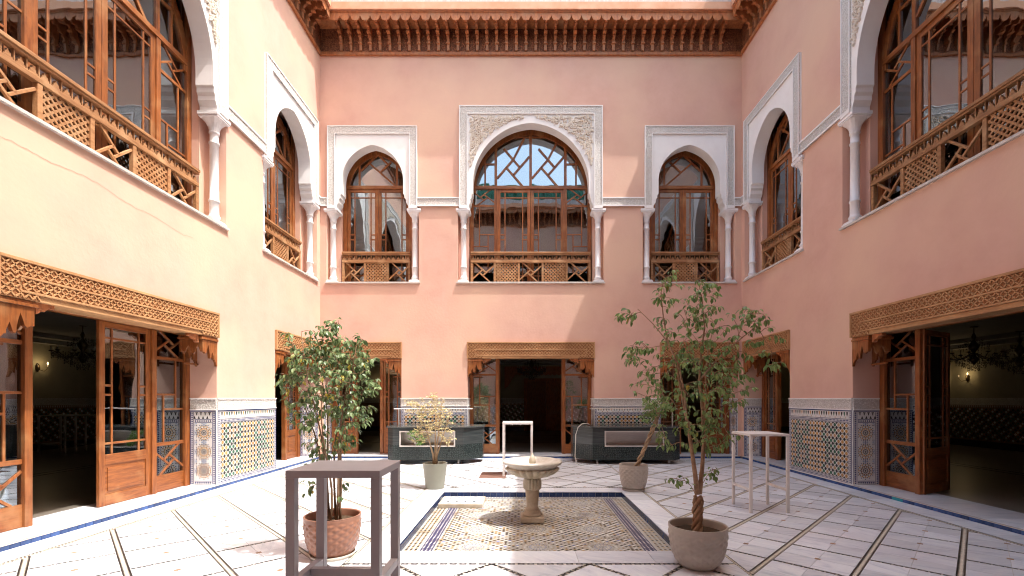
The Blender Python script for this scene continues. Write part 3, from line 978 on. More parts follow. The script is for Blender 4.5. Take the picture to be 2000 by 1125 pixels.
        mb.bar(fl * .05, 7.58, fl * .34, 7.86, t, ya + .003, yb - .003)
    fr = mb.build("window_frame", [M['wv'], M['wh']], root, bevel=0.004)
    if big:
        for x0, x1 in ((-1.52, -.965), (-.895, -.035), (.035, .895), (.965, 1.52)): pane(x0, x1, zt1, 8.62, y, fr)
    else:
        for x0, x1 in ((-.82, -.528), (-.472, .472), (.528, .82)): pane(x0, x1, zt1, 8.1, y, fr)
    lz0, lz1 = ZSILL + .05, zt0
    dh = dhalf
    leaf(root, -dh, -.003, lz0, lz1, y, 'window', 'glass', name="casement")
    leaf(root, .003, dh, lz0, lz1, y, 'window', 'glass', name="casement")
    if big:
        side_light(root, -1.52, -.97, 4.9, lz1, y, 1, 'glass', False)
        side_light(root, .97, 1.52, 4.9, lz1, y, -1, 'glass', False)
    return root

GB, GS = "large arched windows of the upper storey", "small arched windows of the upper storey"
wb = arched_window('big', "large arched window with blue sky in its glass above the central doorway", 'back', 0, GB)
dup(wb, wloc('left', 0), FR['left'][1], "large sunlit arched window cut by the photo's upper left corner, orange wood balustrade", GB)
dup(wb, wloc('right', 0), FR['right'][1], "large arched window in shade cut by the photo's upper right corner", GB)
dup(wb, wloc('front', 0), FR['front'][1], "large arched window in the wall behind the viewpoint", GB)
wsm = arched_window('small', "small pointed window on the back wall, left of the large arched window", 'back', -WINC['back'], GS)
wsr = arched_window('small', "small pointed window on the back wall above the tall ficus, right of the large one", 'back', WINC['back'], GS)
dup(wsm, wloc('left', WINC['left']), FR['left'][1], "small pointed window on the sunlit left wall near the corner", GS)
dup(wsr, wloc('right', -WINC['right']), FR['right'][1], "small pointed window on the shaded right wall near the corner", GS)
dup(wsm, wloc('left', -WINC['left']), FR['left'][1], "small pointed window on the left wall beside the viewpoint, out of frame", GS)
dup(wsr, wloc('right', WINC['right']), FR['right'][1], "small pointed window on the right wall beside the viewpoint, out of frame", GS)
dup(wsm, wloc('front', -WINC['front']), FR['front'][1], "small pointed window in the wall behind the viewpoint, right of its middle", GS)
dup(wsr, wloc('front', WINC['front']), FR['front'][1], "small pointed window in the wall behind the viewpoint, left of its middle", GS)

# ------------------------------------------------------------------ doorways of the ground floor
def console(root, x, s, w):
    """scalloped wooden bracket under the end of the lintel; s=+1 for the right end"""
    prof = [(0, 2.50), (w, 2.50), (w, 2.08), (w * .96, 2.08), (w * .90, 2.14), (w * .80, 2.19), (w * .74, 2.19), (w * .74, 2.23), (w * .70, 2.27), (w * .66, 2.31), (w * .62, 2.27), (w * .58, 2.22),
            (w * .50, 2.20), (w * .47, 2.28), (w * .44, 2.34), (w * .38, 2.42), (w * .30, 2.34), (w * .27, 2.30), (w * .20, 2.27), (w * .12, 2.30), (w * .04, 2.30), (0, 2.30)]
    P = [(x + s * (q - w), z) for q, z in prof]
    mb = MB()
    mb.prism(P, -0.012, 0.030)
    mb.prism(P, 0.33, 0.365)
    # side scallop along the opening edge
    xs = x - s * w
    sp = [(0.031, 2.50), (0.329, 2.50), (0.329, 2.34), (0.30, 2.30), (0.27, 2.30), (0.25, 2.36), (0.22, 2.40), (0.19, 2.36), (0.17, 2.30), (0.14, 2.26), (0.11, 2.30), (0.10, 2.36), (0.07, 2.40), (0.05, 2.36), (0.031, 2.30)]
    a, b = sorted((xs, xs + s * .03))
    mb.prism(sp, a + .001, b + .001, 0, 'yz')
    # bottom rail of the rear board against the jamb
    a, b = sorted((x - s * .012, x - s * w * .95)); mb.box(a, b, .30, .328, 2.10, 2.13)
    a, b = sorted((x, x - s * (w + .035))); mb.box(a, b, -0.03, 0.38, 2.501, 2.535)
    a, b = sorted((x - s * .01, x - s * (w + .015))); mb.box(a, b, -0.018, 0.37, 2.536, 2.565)
    return mb.build("console", [M['wv']], root, bevel=0.004)

def doorway(kind, label, side, lx, leaves, gname):
    big = kind == 'big'
    h = DOOR_B if big else DOOR_S
    o_, r_ = FR[side]
    root = thing("carved_doorway", label, "doorway", wloc(side, lx), r_, gname)
    z0, z1, zi, zb = 2.57, 2.985, 2.80, 2.62
    # lintel frame: plain mouldings round the carved fields
    mb = MB()
    y0 = -0.028
    leg = 0.40 if big else 0.36
    mb.box(-h - .012, h + .012, y0, .10, z0 + .065, z1)                      # body
    mb.box(-h - .012, -h + leg, y0, .10, z0, z0 + .065); mb.box(h - leg, h + .012, y0, .10, z0, z0 + .065)
    mb.box(-h - .014, h + .014, y0 - .022, y0 - .0005, z1 - .030, z1 + .004)
    mb.box(-h - .014, -h + .018, y0 - .020, y0 - .0005, z0, z1 - .031); mb.box(h - .018, h + .014, y0 - .020, y0 - .0005, z0, z1 - .031)
    mb.box(-h + .20, h - .20, y0 - .018, y0 - .0005, zi - .012, zi + .012)
    mb.box(-h + .20, -h + .222, y0 - .018, y0 - .0005, zi - .05, zi - .013); mb.box(h - .222, h - .20, y0 - .018, y0 - .0005, zi - .05, zi - .013)
    mb.box(-h + .20, h - .20, y0 - .016, y0 - .0005, z0 + .066, z0 + .090)
    mb.box(-h + leg + .001, h - leg - .001, y0 + .004, .10, z0 + .000, z0 + .064)    # beam
    mb.box(-h + .10, h - .10, .1005, .44, z0 + .03, z0 + .07)                      # soffit boards
    mb.build("lintel", [M['lintel']], root, bevel=0.004)
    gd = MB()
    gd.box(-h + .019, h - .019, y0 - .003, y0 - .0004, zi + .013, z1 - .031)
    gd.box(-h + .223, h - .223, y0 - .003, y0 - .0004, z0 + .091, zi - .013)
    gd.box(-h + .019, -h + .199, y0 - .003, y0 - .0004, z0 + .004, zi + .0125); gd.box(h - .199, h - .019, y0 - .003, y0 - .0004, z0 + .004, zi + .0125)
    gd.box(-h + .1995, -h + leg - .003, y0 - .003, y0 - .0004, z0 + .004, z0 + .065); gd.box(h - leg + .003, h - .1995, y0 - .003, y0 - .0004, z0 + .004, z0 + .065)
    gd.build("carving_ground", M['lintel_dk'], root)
    # interlace carving
    rl = MB()
    def weave(xa, xb, za, zb_, p=0.043):
        nx, nz = max(1, round((xb - xa) / p)), max(1, round((zb_ - za) / p))
        px, pz = (xb - xa) / nx, (zb_ - za) / nz
        for i in range(nx):
            for k in range(nz):
                cx, cz = xa + (i + .5) * px, za + (k + .5) * pz
                s = 1 if (i + k) % 2 else -1
                rl.bar(cx - s * px * .50, cz - pz * .50, cx + s * px * .50, cz + pz * .50, .014, y0 - .013, y0 - .0032)
                if (i + 2 * k) % 3 == 0:
                    rl.bar(cx + s * px * .3, cz - pz * .3, cx - s * px * .3, cz + pz * .3, .009, y0 - .009, y0 - .0033)
    weave(-h + .02, h - .02, zi + .016, z1 - .034)
    weave(-h + .225, h - .225, z0 + .094, zi - .016)
    weave(-h + .02, -h + .198, z0 + .01, zi + .010); weave(h - .198, h - .02, z0 + .01, zi + .010)
    weave(-h + .20, -h + leg - .004, z0 + .01, z0 + .062); weave(h - leg + .004, h - .20, z0 + .01, z0 + .062)
    rl.build("carved_relief", [M['lintel']], root, kind="stuff")
    console(root, -h, -1, leg - .04); console(root, h, 1, leg - .04)
    # scrolls under the beam ends
    for s in (-1, 1):
        mb = MB()
        x = s * (h - leg)
        mb.prism([(x, z0 - .001), (x - s * .20, z0 - .001), (x - s * .20, z0 - .035), (x - s * .17, z0 - .05), (x - s * .14, z0 - .04), (x - s * .12, z0 - .06), (x - s * .09, z0 - .09), (x - s * .05, z0 - .07), (x - s * .04, z0 - .11), (x, z0 - .13)], .02, .09)
        mb.build("scroll_corbel", [M['wdark']], root, bevel=0.004)
    # door frame
    y = 0.51
    f = MB()
    ztop = z0 + .03
    pw = .085
    f.box(-h, -h + .10, y - .055, y + .05, STEP, ztop, 0); f.box(h - .10, h, y - .055, y + .05, STEP, ztop, 0)
    oh = 0.85 if big else 0.30
    for s in (-1, 1):
        a, b = sorted((s * oh, s * (oh + pw))); f.box(a, b, y - .05, y + .05, STEP, ztop, 0)
    f.box(-h + .10, h - .10, y - .05, y + .05, ztop, 2.955, 1)
    fr = f.build("door_frame", [M['wv'], M['wh']], root, bevel=0.005)
    xo, xi = h - .10, oh + pw
    gz0, gz1 = STEP + .01, ztop
    if big:
        side_light(root, -xo, -xi, gz0, gz1, y, 1, 'glass_door', True)
        side_light(root, xi, xo, gz0, gz1, y, -1, 'glass_door', True)
    else:
        leaf(root, -xo, -xi, gz0, gz1, y, 'door', 'glass_door'); leaf(root, xi, xo, gz0, gz1, y, 'door', 'glass_door')
    # swinging leaves: list of (sign, angle in degrees inward)
    for (s, ang) in leaves:
        lf = leaf(root, 0, oh - .006, gz0, gz1 - .005, 0, 'door', 'glass_door')
        lf.location = (s * oh, y, 0)
        base = pi if s > 0 else 0
        lf.rotation_euler = (0, 0, base + (-1 if s > 0 else 1) * radians(ang))
        hd = MB(); hd.box(oh - .05, oh - .03, -.05, -.022, 1.02, 1.05); hd.box(oh - .15, oh - .03, -.06, -.048, 1.025, 1.045)
        hd.box(oh - .055, oh - .025, -.026, -.022, .96, 1.12)
        hd.build("handle", M['brass'], lf)
    return root

GD = "carved wooden doorways of the ground floor"
doorway('big', "central doorway facing the viewer with dark hall behind the fountain", 'back', 0, [(-1, 96), (1, 96)], GD)
doorway('big', "sunlit carved doorway on the left with one leaf closed", 'left', 0, [(1, 0), (-1, 100)], GD)
doorway('big', "carved doorway on the right with its folded leaf open before the chandelier", 'right', 0, [(-1, 117), (1, 100)], GD)
doorway('small', "narrow doorway on the back wall behind the sunlit ficus", 'back', -DOORC['back'], [], GD)
dsr = doorway('small', "narrow doorway on the back wall hidden behind the tall shaded ficus", 'back', DOORC['back'], [], GD)
dup(dsr, wloc('left', DOORC['left']), FR['left'][1], "narrow doorway at the far end of the sunlit left wall", GD)
dup(dsr, wloc('right', -DOORC['right']), FR['right'][1], "narrow doorway at the far end of the shaded right wall", GD)

# ------------------------------------------------------------------ eaves, cornice and roofs
def eave(side, label):
    o, r = FR[side]
    h = HALF[side]
    main = side in ('back', 'front')
    root = thing("carved_eave", label, "eave", o, r, "carved cedar eaves round the courtyard")
    hh = h - .001 if main else h - .075
    hin = h - .001 if main else h - .535
    mb = MB()
    mb.box(-hh, hh, -.06, 0, 10.345, 10.41); mb.box(-hh, hh, -.045, -.0005, 10.411, 10.44)
    mb.build("moulding", M['wdark'], root, bevel=0.006)
    mb = MB(); mb.box(-hh, hh, -.03, -.0005, 10.441, 11.05)
    mb.build("back_board", M['wcarve'], root)
    mb = MB(); mb.box(-hin, hin, -.45, -.031, 11.03, 11.07)
    mb.build("soffit_board", M['wdark'], root)
    e = .47
    n = int((2 * h - 1.15) / 0.243); st = (2 * h - 1.15) / n
    poly = [(-hin, 11.115), (-hin, 10.90)]
    xs = [-h + .575 + i * st for i in range(n + 1)]
    for x in xs[:-1]:
        c = x + st / 2
        poly += [(x - .02, 10.90), (x, 10.875), (x + .02, 10.90), (c - .05, 10.90), (c - .043, 10.93), (c - .022, 10.945), (c - .018, 10.975), (c, 11.01), (c + .018, 10.975), (c + .022, 10.945), (c + .043, 10.93), (c + .05, 10.90)]
    poly += [(hin, 10.90), (hin, 11.115)]
    poly = [(min(max(x, -hin), hin), z) for x, z in poly]
    mb = MB(); mb.prism(poly, -e, -e + .022)
    mb.box(-hin, hin, -e - .012, -e - .0005, 11.07, 11.115)
    mb.build("scalloped_fascia", M['wdark'], root)
    prof = [(-.031, 10.445), (-.075, 10.445), (-.080, 10.60), (-.105, 10.62), (-.105, 10.66), (-.085, 10.68), (-.125, 10.73), (-.165, 10.74), (-.165, 10.79), (-.150, 10.80), (-.20, 10.845), (-.245, 10.85), (-.245, 10.885), (-.30, 10.90), (-.345, 10.86), (-.39, 10.85), (-.40, 10.90), (-.446, 10.91), (-.446, 11.029), (-.031, 11.029)]
    me = None
    for x in xs:
        if not main and (x < -h + .55 or x > h - .55): continue
        if me is None:
            mb = MB(); mb.prism(prof, -.032, .032, 0, 'yz'); mb.box(-.045, .045, -.115, -.031, 10.605, 10.63); mb.box(-.042, .042, -.255, -.15, 10.792, 10.812)
            me = mb.mesh("bracket", [M['wdark']])
        link("bracket", me, root, loc=(x, 0, 0))
    c = MB(); hc = h - .001 if main else h - .585
    c.box(-hc, hc, -.53, -.0005, 11.118, 11.29); c.box(-hc, hc, -.50, -.0005, 11.2905, 11.32)
    c.build("cornice", M['cornice'], root)
    c = MB(); c.box(-hc, hc, -.49, -.30, 11.3205, 11.56)
    c.build("gutter_parapet", M['parapet'], root)
    # green tiled slope
    hr = h + .3 if main else h - .60
    rf = thing("tiled_roof", "green glazed tile roof above the " + {'back': 'back', 'left': 'sunlit left', 'right': 'shaded right', 'front': 'unseen front'}[side] + " eave", "roof", o, r, "green tiled roofs round the courtyard")
    mb = MB()
    ytop, ztop = (-.44, 12.20) if side == 'front' else (-.20, 13.38)  # slopes shaped steep for the shadows they throw, front one onto the table
    mb.prism([(-.47, 11.561), (ytop, ztop), (.6, ztop), (.6, 11.561)], -hr, hr, 0, 'yz')
    mb.box(-hr, hr, ytop - .04, ytop + .1, ztop + .0005, ztop + .09)
    mb.build("roof_body", M['green_tile'], rf)
    mb = MB()
    k = int(2 * hr / .2)
    for i in range(k):
        x = -hr + (i + .5) * 2 * hr / k
        mb.tube([(x, -.485, 11.575), (x, ytop - .015, ztop + .01)], .045, 6)
    mb.build("roof_tiles", M['green_tile'], rf, kind="stuff")
eave('back', "carved wooden eave across the top of the back wall")
eave('left', "carved wooden eave at the top of the sunlit left wall")
eave('right', "carved wooden eave at the top of the shaded right wall")
eave('front', "carved wooden eave on the wall behind the viewpoint")

# ------------------------------------------------------------------ halls round the courtyard
OX0, OX1, OY0, OY1 = -13.8, 13.9, -8.0, 21.0
def ring(name, z0, z1, inn, m, kind="structure"):
    mb = MB()
    ix0, ix1, iy0, iy1 = inn
    mb.box(OX0, ix0, OY0, OY1, z0, z1); mb.box(ix1, OX1, OY0, OY1, z0, z1)
    mb.box(ix0, ix1, OY0, iy0, z0, z1); mb.box(ix0, ix1, iy1, OY1, z0, z1)
    return mb.build(name, m, None, kind=kind)
W0 = (XL, XR, YF, YB)
W6 = (XL - .6, XR + .6, YF - .6, YB + .6)
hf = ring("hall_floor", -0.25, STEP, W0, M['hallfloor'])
# dark inlaid lines on the hall floor
mb = MB()
for x in (-9.6, -9.35, 9.6, 9.85): mb.box(x, x + .07, OY0 + .5, OY1 - .5, STEP + .0005, STEP + .004)
for y in (15.2, 15.45, 18.2): mb.box(-9.2, 9.4, y, y + .07, STEP + .0005, STEP + .004)
mb.build("inlay_line", M['zblack'], hf)
# door thresholds in pale marble
for side in ('back', 'left', 'right', 'front'):
    o, r = FR[side]
    for c, hw in ((0, DOOR_B), (DOORC[side], DOOR_S), (-DOORC[side], DOOR_S)):
        n = 3 if hw > 1.2 else 2
        for i in range(n):
            a, b = c - hw + 2 * hw * i / n, c - hw + 2 * hw * (i + 1) / n
            mb = MB(); mb.box(a + .002, b - .002, 0.022, .80, STEP + .0005, STEP + .005)
            ob = mb.build("threshold_slab", M['slab'], hf, loc=o, rotz=r)
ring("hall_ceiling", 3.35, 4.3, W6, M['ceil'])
ring("upper_ceiling", 9.6, 9.9, W6, M['ceil'])
ring("upper_floor", 4.3005, 4.44, W6, M['hallfloor'])
for (a, b, c, d, lab) in ((OX0 - .2, OX0, OY0, OY1, "cream rear wall of the hall beyond the left doorway"), (OX1, OX1 + .2, OY0, OY1, "cream rear wall of the hall beyond the right doorway"),
                 (OX0 - .2, OX1 + .2, OY1, OY1 + .2, "cream rear wall of the hall beyond the central doorway"), (OX0 - .2, OX1 + .2, OY0 - .2, OY0, "cream rear wall of the hall behind the viewpoint")):
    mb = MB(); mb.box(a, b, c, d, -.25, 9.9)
    w = mb.build("hall_wall", M['cream'], None, label=lab, cat="wall")
    # tiled dado and cornice steps
    horiz = (b - a) > (d - c)
    inward = 1 if (a < 0 and not horiz) or (horiz and c < 0) else -1
    def slab(t0, z0, z1, m, name, kind=None):
        q = MB()
        if horiz:
            yy = d if inward > 0 else c
            ya, yb = sorted((yy + inward * .0005, yy + inward * t0)); q.box(OX0 + .01, OX1 - .01, ya, yb, z0, z1)
        else:
            xx = b if inward > 0 else a
            xa, xb = sorted((xx + inward * .0005, xx + inward * t0)); q.box(xa, xb, OY0 + .01, OY1 - .01, z0, z1)
        q.build(name, m, w, kind=kind)
    slab(.02, STEP + .20, 1.34, M['counter'] if False else M['zbrown'], "dado_field")
    slab(.03, STEP, STEP + .20, M['black'], "skirting")
    slab(.02, 1.341, 1.56, M['carve'], "dado_frieze")
    slab(.30, 3.10, 3.22, M['ceil'], "ceiling_cove"); slab(.60, 3.221, 3.349, M['ceil'], "ceiling_cove")
    # diamond pattern on the dado as real chips
    q = MB()
    L0, L1 = (OX0, OX1) if horiz else (OY0, OY1)
    def P(u, z, e):
        if horiz: return (u, (d if inward > 0 else c) + inward * e, z)
        return ((b if inward > 0 else a) + inward * e, u, z)
    lo, hi = (1.0, 15.0) if not horiz else (-3.0, 4.0)
    u = lo
    i = 0
    while u < hi:
        for k in range(8):
            z = STEP + .28 + k * .125 + (.0625 if i % 2 else 0)
            if z > 1.22: continue
            q.quad(P(u - .042, z, .024), P(u, z - .042, .024), P(u + .042, z, .024), P(u, z + .042, .024), (i + k) % 3)
        q.quad(P(u - .02, 1.33, .024), P(u + .02, 1.33, .024), P(u, 1.25, .024), P(u, 1.25, .024), 1)
        u += .0625; i += 1
    q.build("zellige_tiles", [M['zgreen'], M['zwhite'], M['zblack']], w, kind="stuff")

# big panelled door at the end of the hall
dr = thing("panelled_door", "dark double panelled door at the end of the hall behind the central doorway", "door", (1.04, OY1 - .05, STEP), 0)
mb = MB(); mb.box(-1.0, -.86, -.02, .04, 0, 2.42); mb.box(.86, 1.0, -.02, .04, 0, 2.42); mb.box(-.86, .86, -.02, .04, 2.28, 2.42)
mb.build("door_frame", M['wdark'], dr)
for s in (-1, 1):
    a, b = sorted((s * .003, s * .858))
    mb = MB(); mb.box(a, b, 0, .04, 0.005, 2.278)
    for z0, z1 in ((.15, .8), (.92, 1.5), (1.62, 2.15)): mb.box(a + .12, b - .12, -.018, -.0005, z0, z1)
    mb.build("door_leaf", M['wdark'], dr, bevel=0.01)
mb = MB(); mb.tube([(.06, -.05, 1.0), (.06, -.05, 1.15)], .01); mb.build("handle", M['brass'], dr)
# carved valance over that door
vl = thing("wooden_valance", "scalloped wooden valance above the dark double door in the hall", "valance", (1.04, OY1 - .12, 0), 0)
mb = MB()
pl = [(-1.9, 3.02), (1.9, 3.02), (1.9, 2.0), (1.75, 2.1), (1.6, 2.35), (1.45, 2.6)]
for i in range(14): 
    x = 1.4 - i * 0.2; pl += [(x, 2.60), (x - .1, 2.66)]
pl += [(-1.45, 2.6), (-1.6, 2.35), (-1.75, 2.1), (-1.9, 2.0)]
mb.prism(pl, 0, .05); mb.build("board", M['wdark'], vl)

# extinguisher
ex = thing("fire_extinguisher", "dark red fire extinguisher hung beside the hall door", "fire extinguisher", (2.05, OY1 - .14, .85))
mb = MB(); mb.lathe([(.03, 0), (.085, .01), (.09, .05), (.09, .50), (.06, .57), (.03, .59)], n=16); mb.build("cylinder", M['red'], ex)
mb = MB(); mb.box(-.02, .02, -.02, .02, .59, .64); mb.box(-.10, .02, -.012, .012, .64, .66); mb.build("valve", M['rubber'], ex)
mb = MB(); mb.tube([(-.02, 0, .62), (-.16, -.02, .66), (-.26, -.02, .52), (-.24, -.02, .30), (-.14, -.04, .22)], .018, 6); mb.build("hose", M['rubber'], ex)

# chandeliers and wall lights
def chandelier(label, x, y, z, R=.55):
    root = thing("crystal_chandelier", label, "chandelier", (x, y, z), 0, "crystal chandeliers in the halls")
    mb = MB()
    top = 3.35 - z
    mb.tube([(0, 0, .75), (0, 0, top)], .012, 6)
    mb.lathe([(.02, .0), (.06, .05), (.11, .12), (.05, .2), (.03, .3), (.08, .38), (.11, .45), (.06, .54), (.02, .62), (.05, .70), (.02, .78)], n=14)
    mb.lathe([(.07, top - .03), (.09, top)], n=12)
    mb.build("stem", M['brass'], root)
    cr = MB(); rnd = random.Random(5)
    for i in range(10):
        a = 2 * pi * i / 10
        ar = MB()
        P = [(.05, .28), (.20, .16), (.36, .12), (.48, .18), (R, .26)]
        ar.tube([(r_ * cos(a), r_ * sin(a), q) for r_, q in P], .010, 5)
        ar.lathe([(.015, .25), (.05, .27), (.055, .285)], R * cos(a), R * sin(a), 8)
        ao = ar.build("arm", M['brass'], root)
        cd = MB(); cd.tube([(R * cos(a), R * sin(a), .285), (R * cos(a), R * sin(a), .40)], .012, 6); cd.build("candle", M['candle'], ao)
    def drop(px, py, pz, s):
        cr.add([(px, py, pz), (px + s, py, pz - 1.6*s), (px, py + s, pz - 1.6*s), (px - s, py, pz - 1.6*s), (px, py - s, pz - 1.6*s), (px, py, pz - 3.4*s)],
               [(0,1,2),(0,2,3),(0,3,4),(0,4,1),(5,2,1),(5,3,2),(5,4,3),(5,1,4)])
    for ringr, n, zz in ((R, 60, .24), (R * .8, 46, .18), (R * .6, 40, .12), (R * .4, 30, .04), (R * .2, 18, -.04), (R * .5, 24, .5), (R*.3, 18, .6)):
        for i in range(n):
            a = 2 * pi * i / n + rnd.uniform(-.05, .05)
            for k in range(rnd.randint(2, 3)):
                drop(ringr * cos(a), ringr * sin(a), zz - k * .05 + rnd.uniform(-.02, .02), rnd.uniform(.010, .016))
    cr.build("crystal_drops", M['crystal'], root, kind="stuff")
    return root
ch = chandelier("crystal chandelier hanging in the hall through the right doorway, nearer of two", 11.35, 11.45, 2.40)
dup(ch, (13.0, 11.9, 2.35), .3, "second chandelier partly behind the nearer one in the right hall", "crystal chandeliers in the halls")
dup(ch, (-11.0, 11.35, 2.42), .2, "crystal chandelier in the dark hall through the left doorway", "crystal chandeliers in the halls")
dup(ch, (.33, 18.0, 2.45), .1, "crystal chandelier hanging in the hall behind the central doorway", "crystal chandeliers in the halls")

def sconce(label, x, y, z, rot, lit=True):
    root = thing("wall_light", label, "wall light", (x, y, z), rot, "small candle wall lights in the halls")
    mb = MB(); mb.lathe([(.01, -.12), (.05, -.05), (.05, .05), (.01, .12)], 0, -.02, 10)
    for s in (-1, 1): mb.tube([(0, -.03, -.05), (s * .08, -.12, -.10), (s * .14, -.16, -.02), (s * .14, -.16, .02)], .008, 5)
    mb.build("bracket", M['brass'], root)
    for s in (-1, 1):
        cd = MB(); cd.tube([(s * .14, -.16, .02), (s * .14, -.16, .09)], .012, 6); cd.build("candle", M['candle'], root)
        if s < 0: continue
        b = MB(); b.lathe([(.004, .09), (.018, .11), (.016, .135), (.003, .165)], s * .14, -.16, 8); b.build("bulb", M['bulb'], root)
    l = bpy.data.lights.new("sconce_glow", 'POINT'); l.energy = 0.55; l.color = (1, .72, .38); l.shadow_soft_size = .05
    lo = bpy.data.objects.new("sconce_glow", l); C.objects.link(lo); lo.parent = root; lo.location = (0, -.22, .12)
    return root
sc1 = sconce("lit candle wall light in the left hall beside its doorpost", OX0, 12.9, 2.42, pi / 2)
G_ = "small candle wall lights in the halls"
def dups(x, y, z, rot, lab):
    r = dup(sc1, (x, y, z), rot, lab, G_)
dups(OX1, 15.1, 2.12, -pi / 2, "lit wall light seen through the open leaf of the right doorway")
dups(OX1, 14.2, 2.18, -pi / 2, "lit wall light just left of the right hall chandelier")
dups(OX1, 18.5, 2.2, -pi / 2, "lit wall light seen through the narrow doorway of the right wall")
dups(-6.6, OY1, 2.1, 0, "lit wall light seen through the narrow back doorway behind the left ficus")

# ------------------------------------------------------------------ the marble floor
floor = MB()
PX0, PX1, PY0, PY1 = -1.30, 1.62, 4.57, 7.48        # pool
RIM = .34
RX0, RX1, RY0, RY1 = PX0 - RIM, PX1 + RIM, PY0 - RIM, PY1 + RIM
fz = -0.006
for (a, b, c, d) in ((XL, PX0, YF, YB), (PX1, XR, YF, YB), (PX0, PX1, YF, PY0), (PX0, PX1, PY1, YB)):
    floor.quad((a, c, fz), (b, c, fz), (b, d, fz), (a, d, fz))
floor = floor.build("floor", M['grout'], None, kind="structure")
g = MB(); g.quad((-60, -60, -.6), (60, -60, -.6), (60, 60, -.6), (-60, 60, -.6)); g.build("ground", M['grout'], None, kind="structure")

polys = []      # (polygon, size on screen)
def screen_area(P):
    pr = []
    for x, y in P:
        if y < .6: return 0
        pr.append((1022 + 888 * x / y, 779 + 888 * EYE / y))
    if not any(0 < u < 2000 and v < 1125 for u, v in pr): return 0
    return abs(sum(pr[i][0] * pr[(i+1) % len(pr)][1] - pr[(i+1) % len(pr)][0] * pr[i][1] for i in range(len(pr)))) / 2
def addslab(P):
    if len(P) < 3: return
    A = abs(sum(P[i][0] * P[(i+1) % len(P)][1] - P[(i+1) % len(P)][0] * P[i][1] for i in range(len(P)))) / 2
    if A < .0015: return
    polys.append((P, screen_area(P)))
inl = MB()      # inlay: 0 cream, 1 dark, 2 brown, 3 ochre
BORD = 0.40
FX0, FX1, FY0, FY1 = XL + BORD, XR - BORD, YF + BORD, YB - BORD
SP = 0.92 / sqrt(2)
def rot(s, t, sg):
    """s across the bands, t along them; sg=+1 bands run '/', -1 bands run '\\' """
    return ((t + s) / sqrt(2) * sg, (t - s) / sqrt(2)) if sg > 0 else (-(t + s) / sqrt(2), (t - s) / sqrt(2))
def inr(p, R): return R[0] < p[0] < R[1] and R[2] < p[1] < R[3]
def hourglass(c, d, l, w, R, m=1):
    """dark butterfly chip lying along direction d"""
    if R and not inr(c, R): return
    nx, ny = -d[1], d[0]
    z = -.0005
    P = lambda a, b: (c[0] + d[0] * a + nx * b, c[1] + d[1] * a + ny * b, z)
    inl.add([P(-l/2, -w/2), P(0, -w*.12), P(l/2, -w/2), P(l/2, w/2), P(0, w*.12), P(-l/2, w/2)], [(0, 1, 4, 5), (1, 2, 3, 4)], m)
def tooth(c, d, l, w, sgn, R):
    if R and not inr(c, R): return
    nx, ny = -d[1] * sgn, d[0] * sgn
    z = -.0005
    inl.add([(c[0] - d[0]*l/2, c[1] - d[1]*l/2, z), (c[0] + d[0]*l/2, c[1] + d[1]*l/2, z), (c[0] + nx*w, c[1] + ny*w, z)], [(0, 1, 2)], 1)
def band(p0, d, L, wd, R):
    """wide band edged with dark teeth on both sides"""
    n = int(L / .036)
    nx, ny = -d[1], d[0]
    for i in range(n):
        q = (p0[0] + d[0] * i * .036, p0[1] + d[1] * i * .036)
        for s in (-1, 1):
            tooth((q[0] + nx * s * wd / 2, q[1] + ny * s * wd / 2), d, .033, wd * .40, -s, R)
def chainl(p0, d, L, R, st=.105, l=.055, w=.021):
    n = int(L / st)
    for i in range(n):
        hourglass((p0[0] + d[0] * i * st, p0[1] + d[1] * i * st), d, l, w, R)
def diamond(c, R):
    if R and not inr(c, R): return
    q = .034
    inl.add([(c[0]-q, c[1], .0008), (c[0], c[1]-q, .0008), (c[0]+q, c[1], .0008), (c[0], c[1]+q, .0008)], [(0,1,2,3)], 2)

BW = .060       # band width
def field(R, sg, s0, t0):
    tsp = SP
    e = (rot(1, 0, sg)[0], rot(1, 0, sg)[1])
    G = (R[0]-.7, R[1]+.7, R[2]-.7, R[3]+.7)
    for i in range(-22, 23):
        s = s0 + i * SP
        d = (rot(s, 1, sg)[0] - rot(s, 0, sg)[0], rot(s, 1, sg)[1] - rot(s, 0, sg)[1])
        ts = [t * .25 for t in range(-72, 73) if inr(rot(s, t * .25, sg), G)]
        if ts:
            a, b = min(ts), max(ts)
            band(rot(s, a, sg), d, b - a, BW, R)
        for k in range(-28, 29):
            t = t0 + k * tsp
            c = rot(s + SP/2, t + tsp/2, sg)
            if not inr(c, G): continue
            hw, hl = (SP - BW) / 2, (tsp - .038) / 2
            for q in (0, 1):
                for w in (0, 1):
                    sa = s + BW/2 + q * hw + .0015; sb = sa + hw - .003
                    ta = t + .019 + w * hl + .001; tb = ta + hl - .002
                    addslab(clipr([rot(sa, ta, sg), rot(sb, ta, sg), rot(sb, tb, sg), rot(sa, tb, sg)], *R))
            diamond(c, R)
            nseg = round((SP - BW) / .085)
            for j in range(nseg):
                cc = rot(s + BW/2 + (j + .5) * (SP - BW) / nseg, t, sg)
                hourglass(cc, e, .070, .040, R)
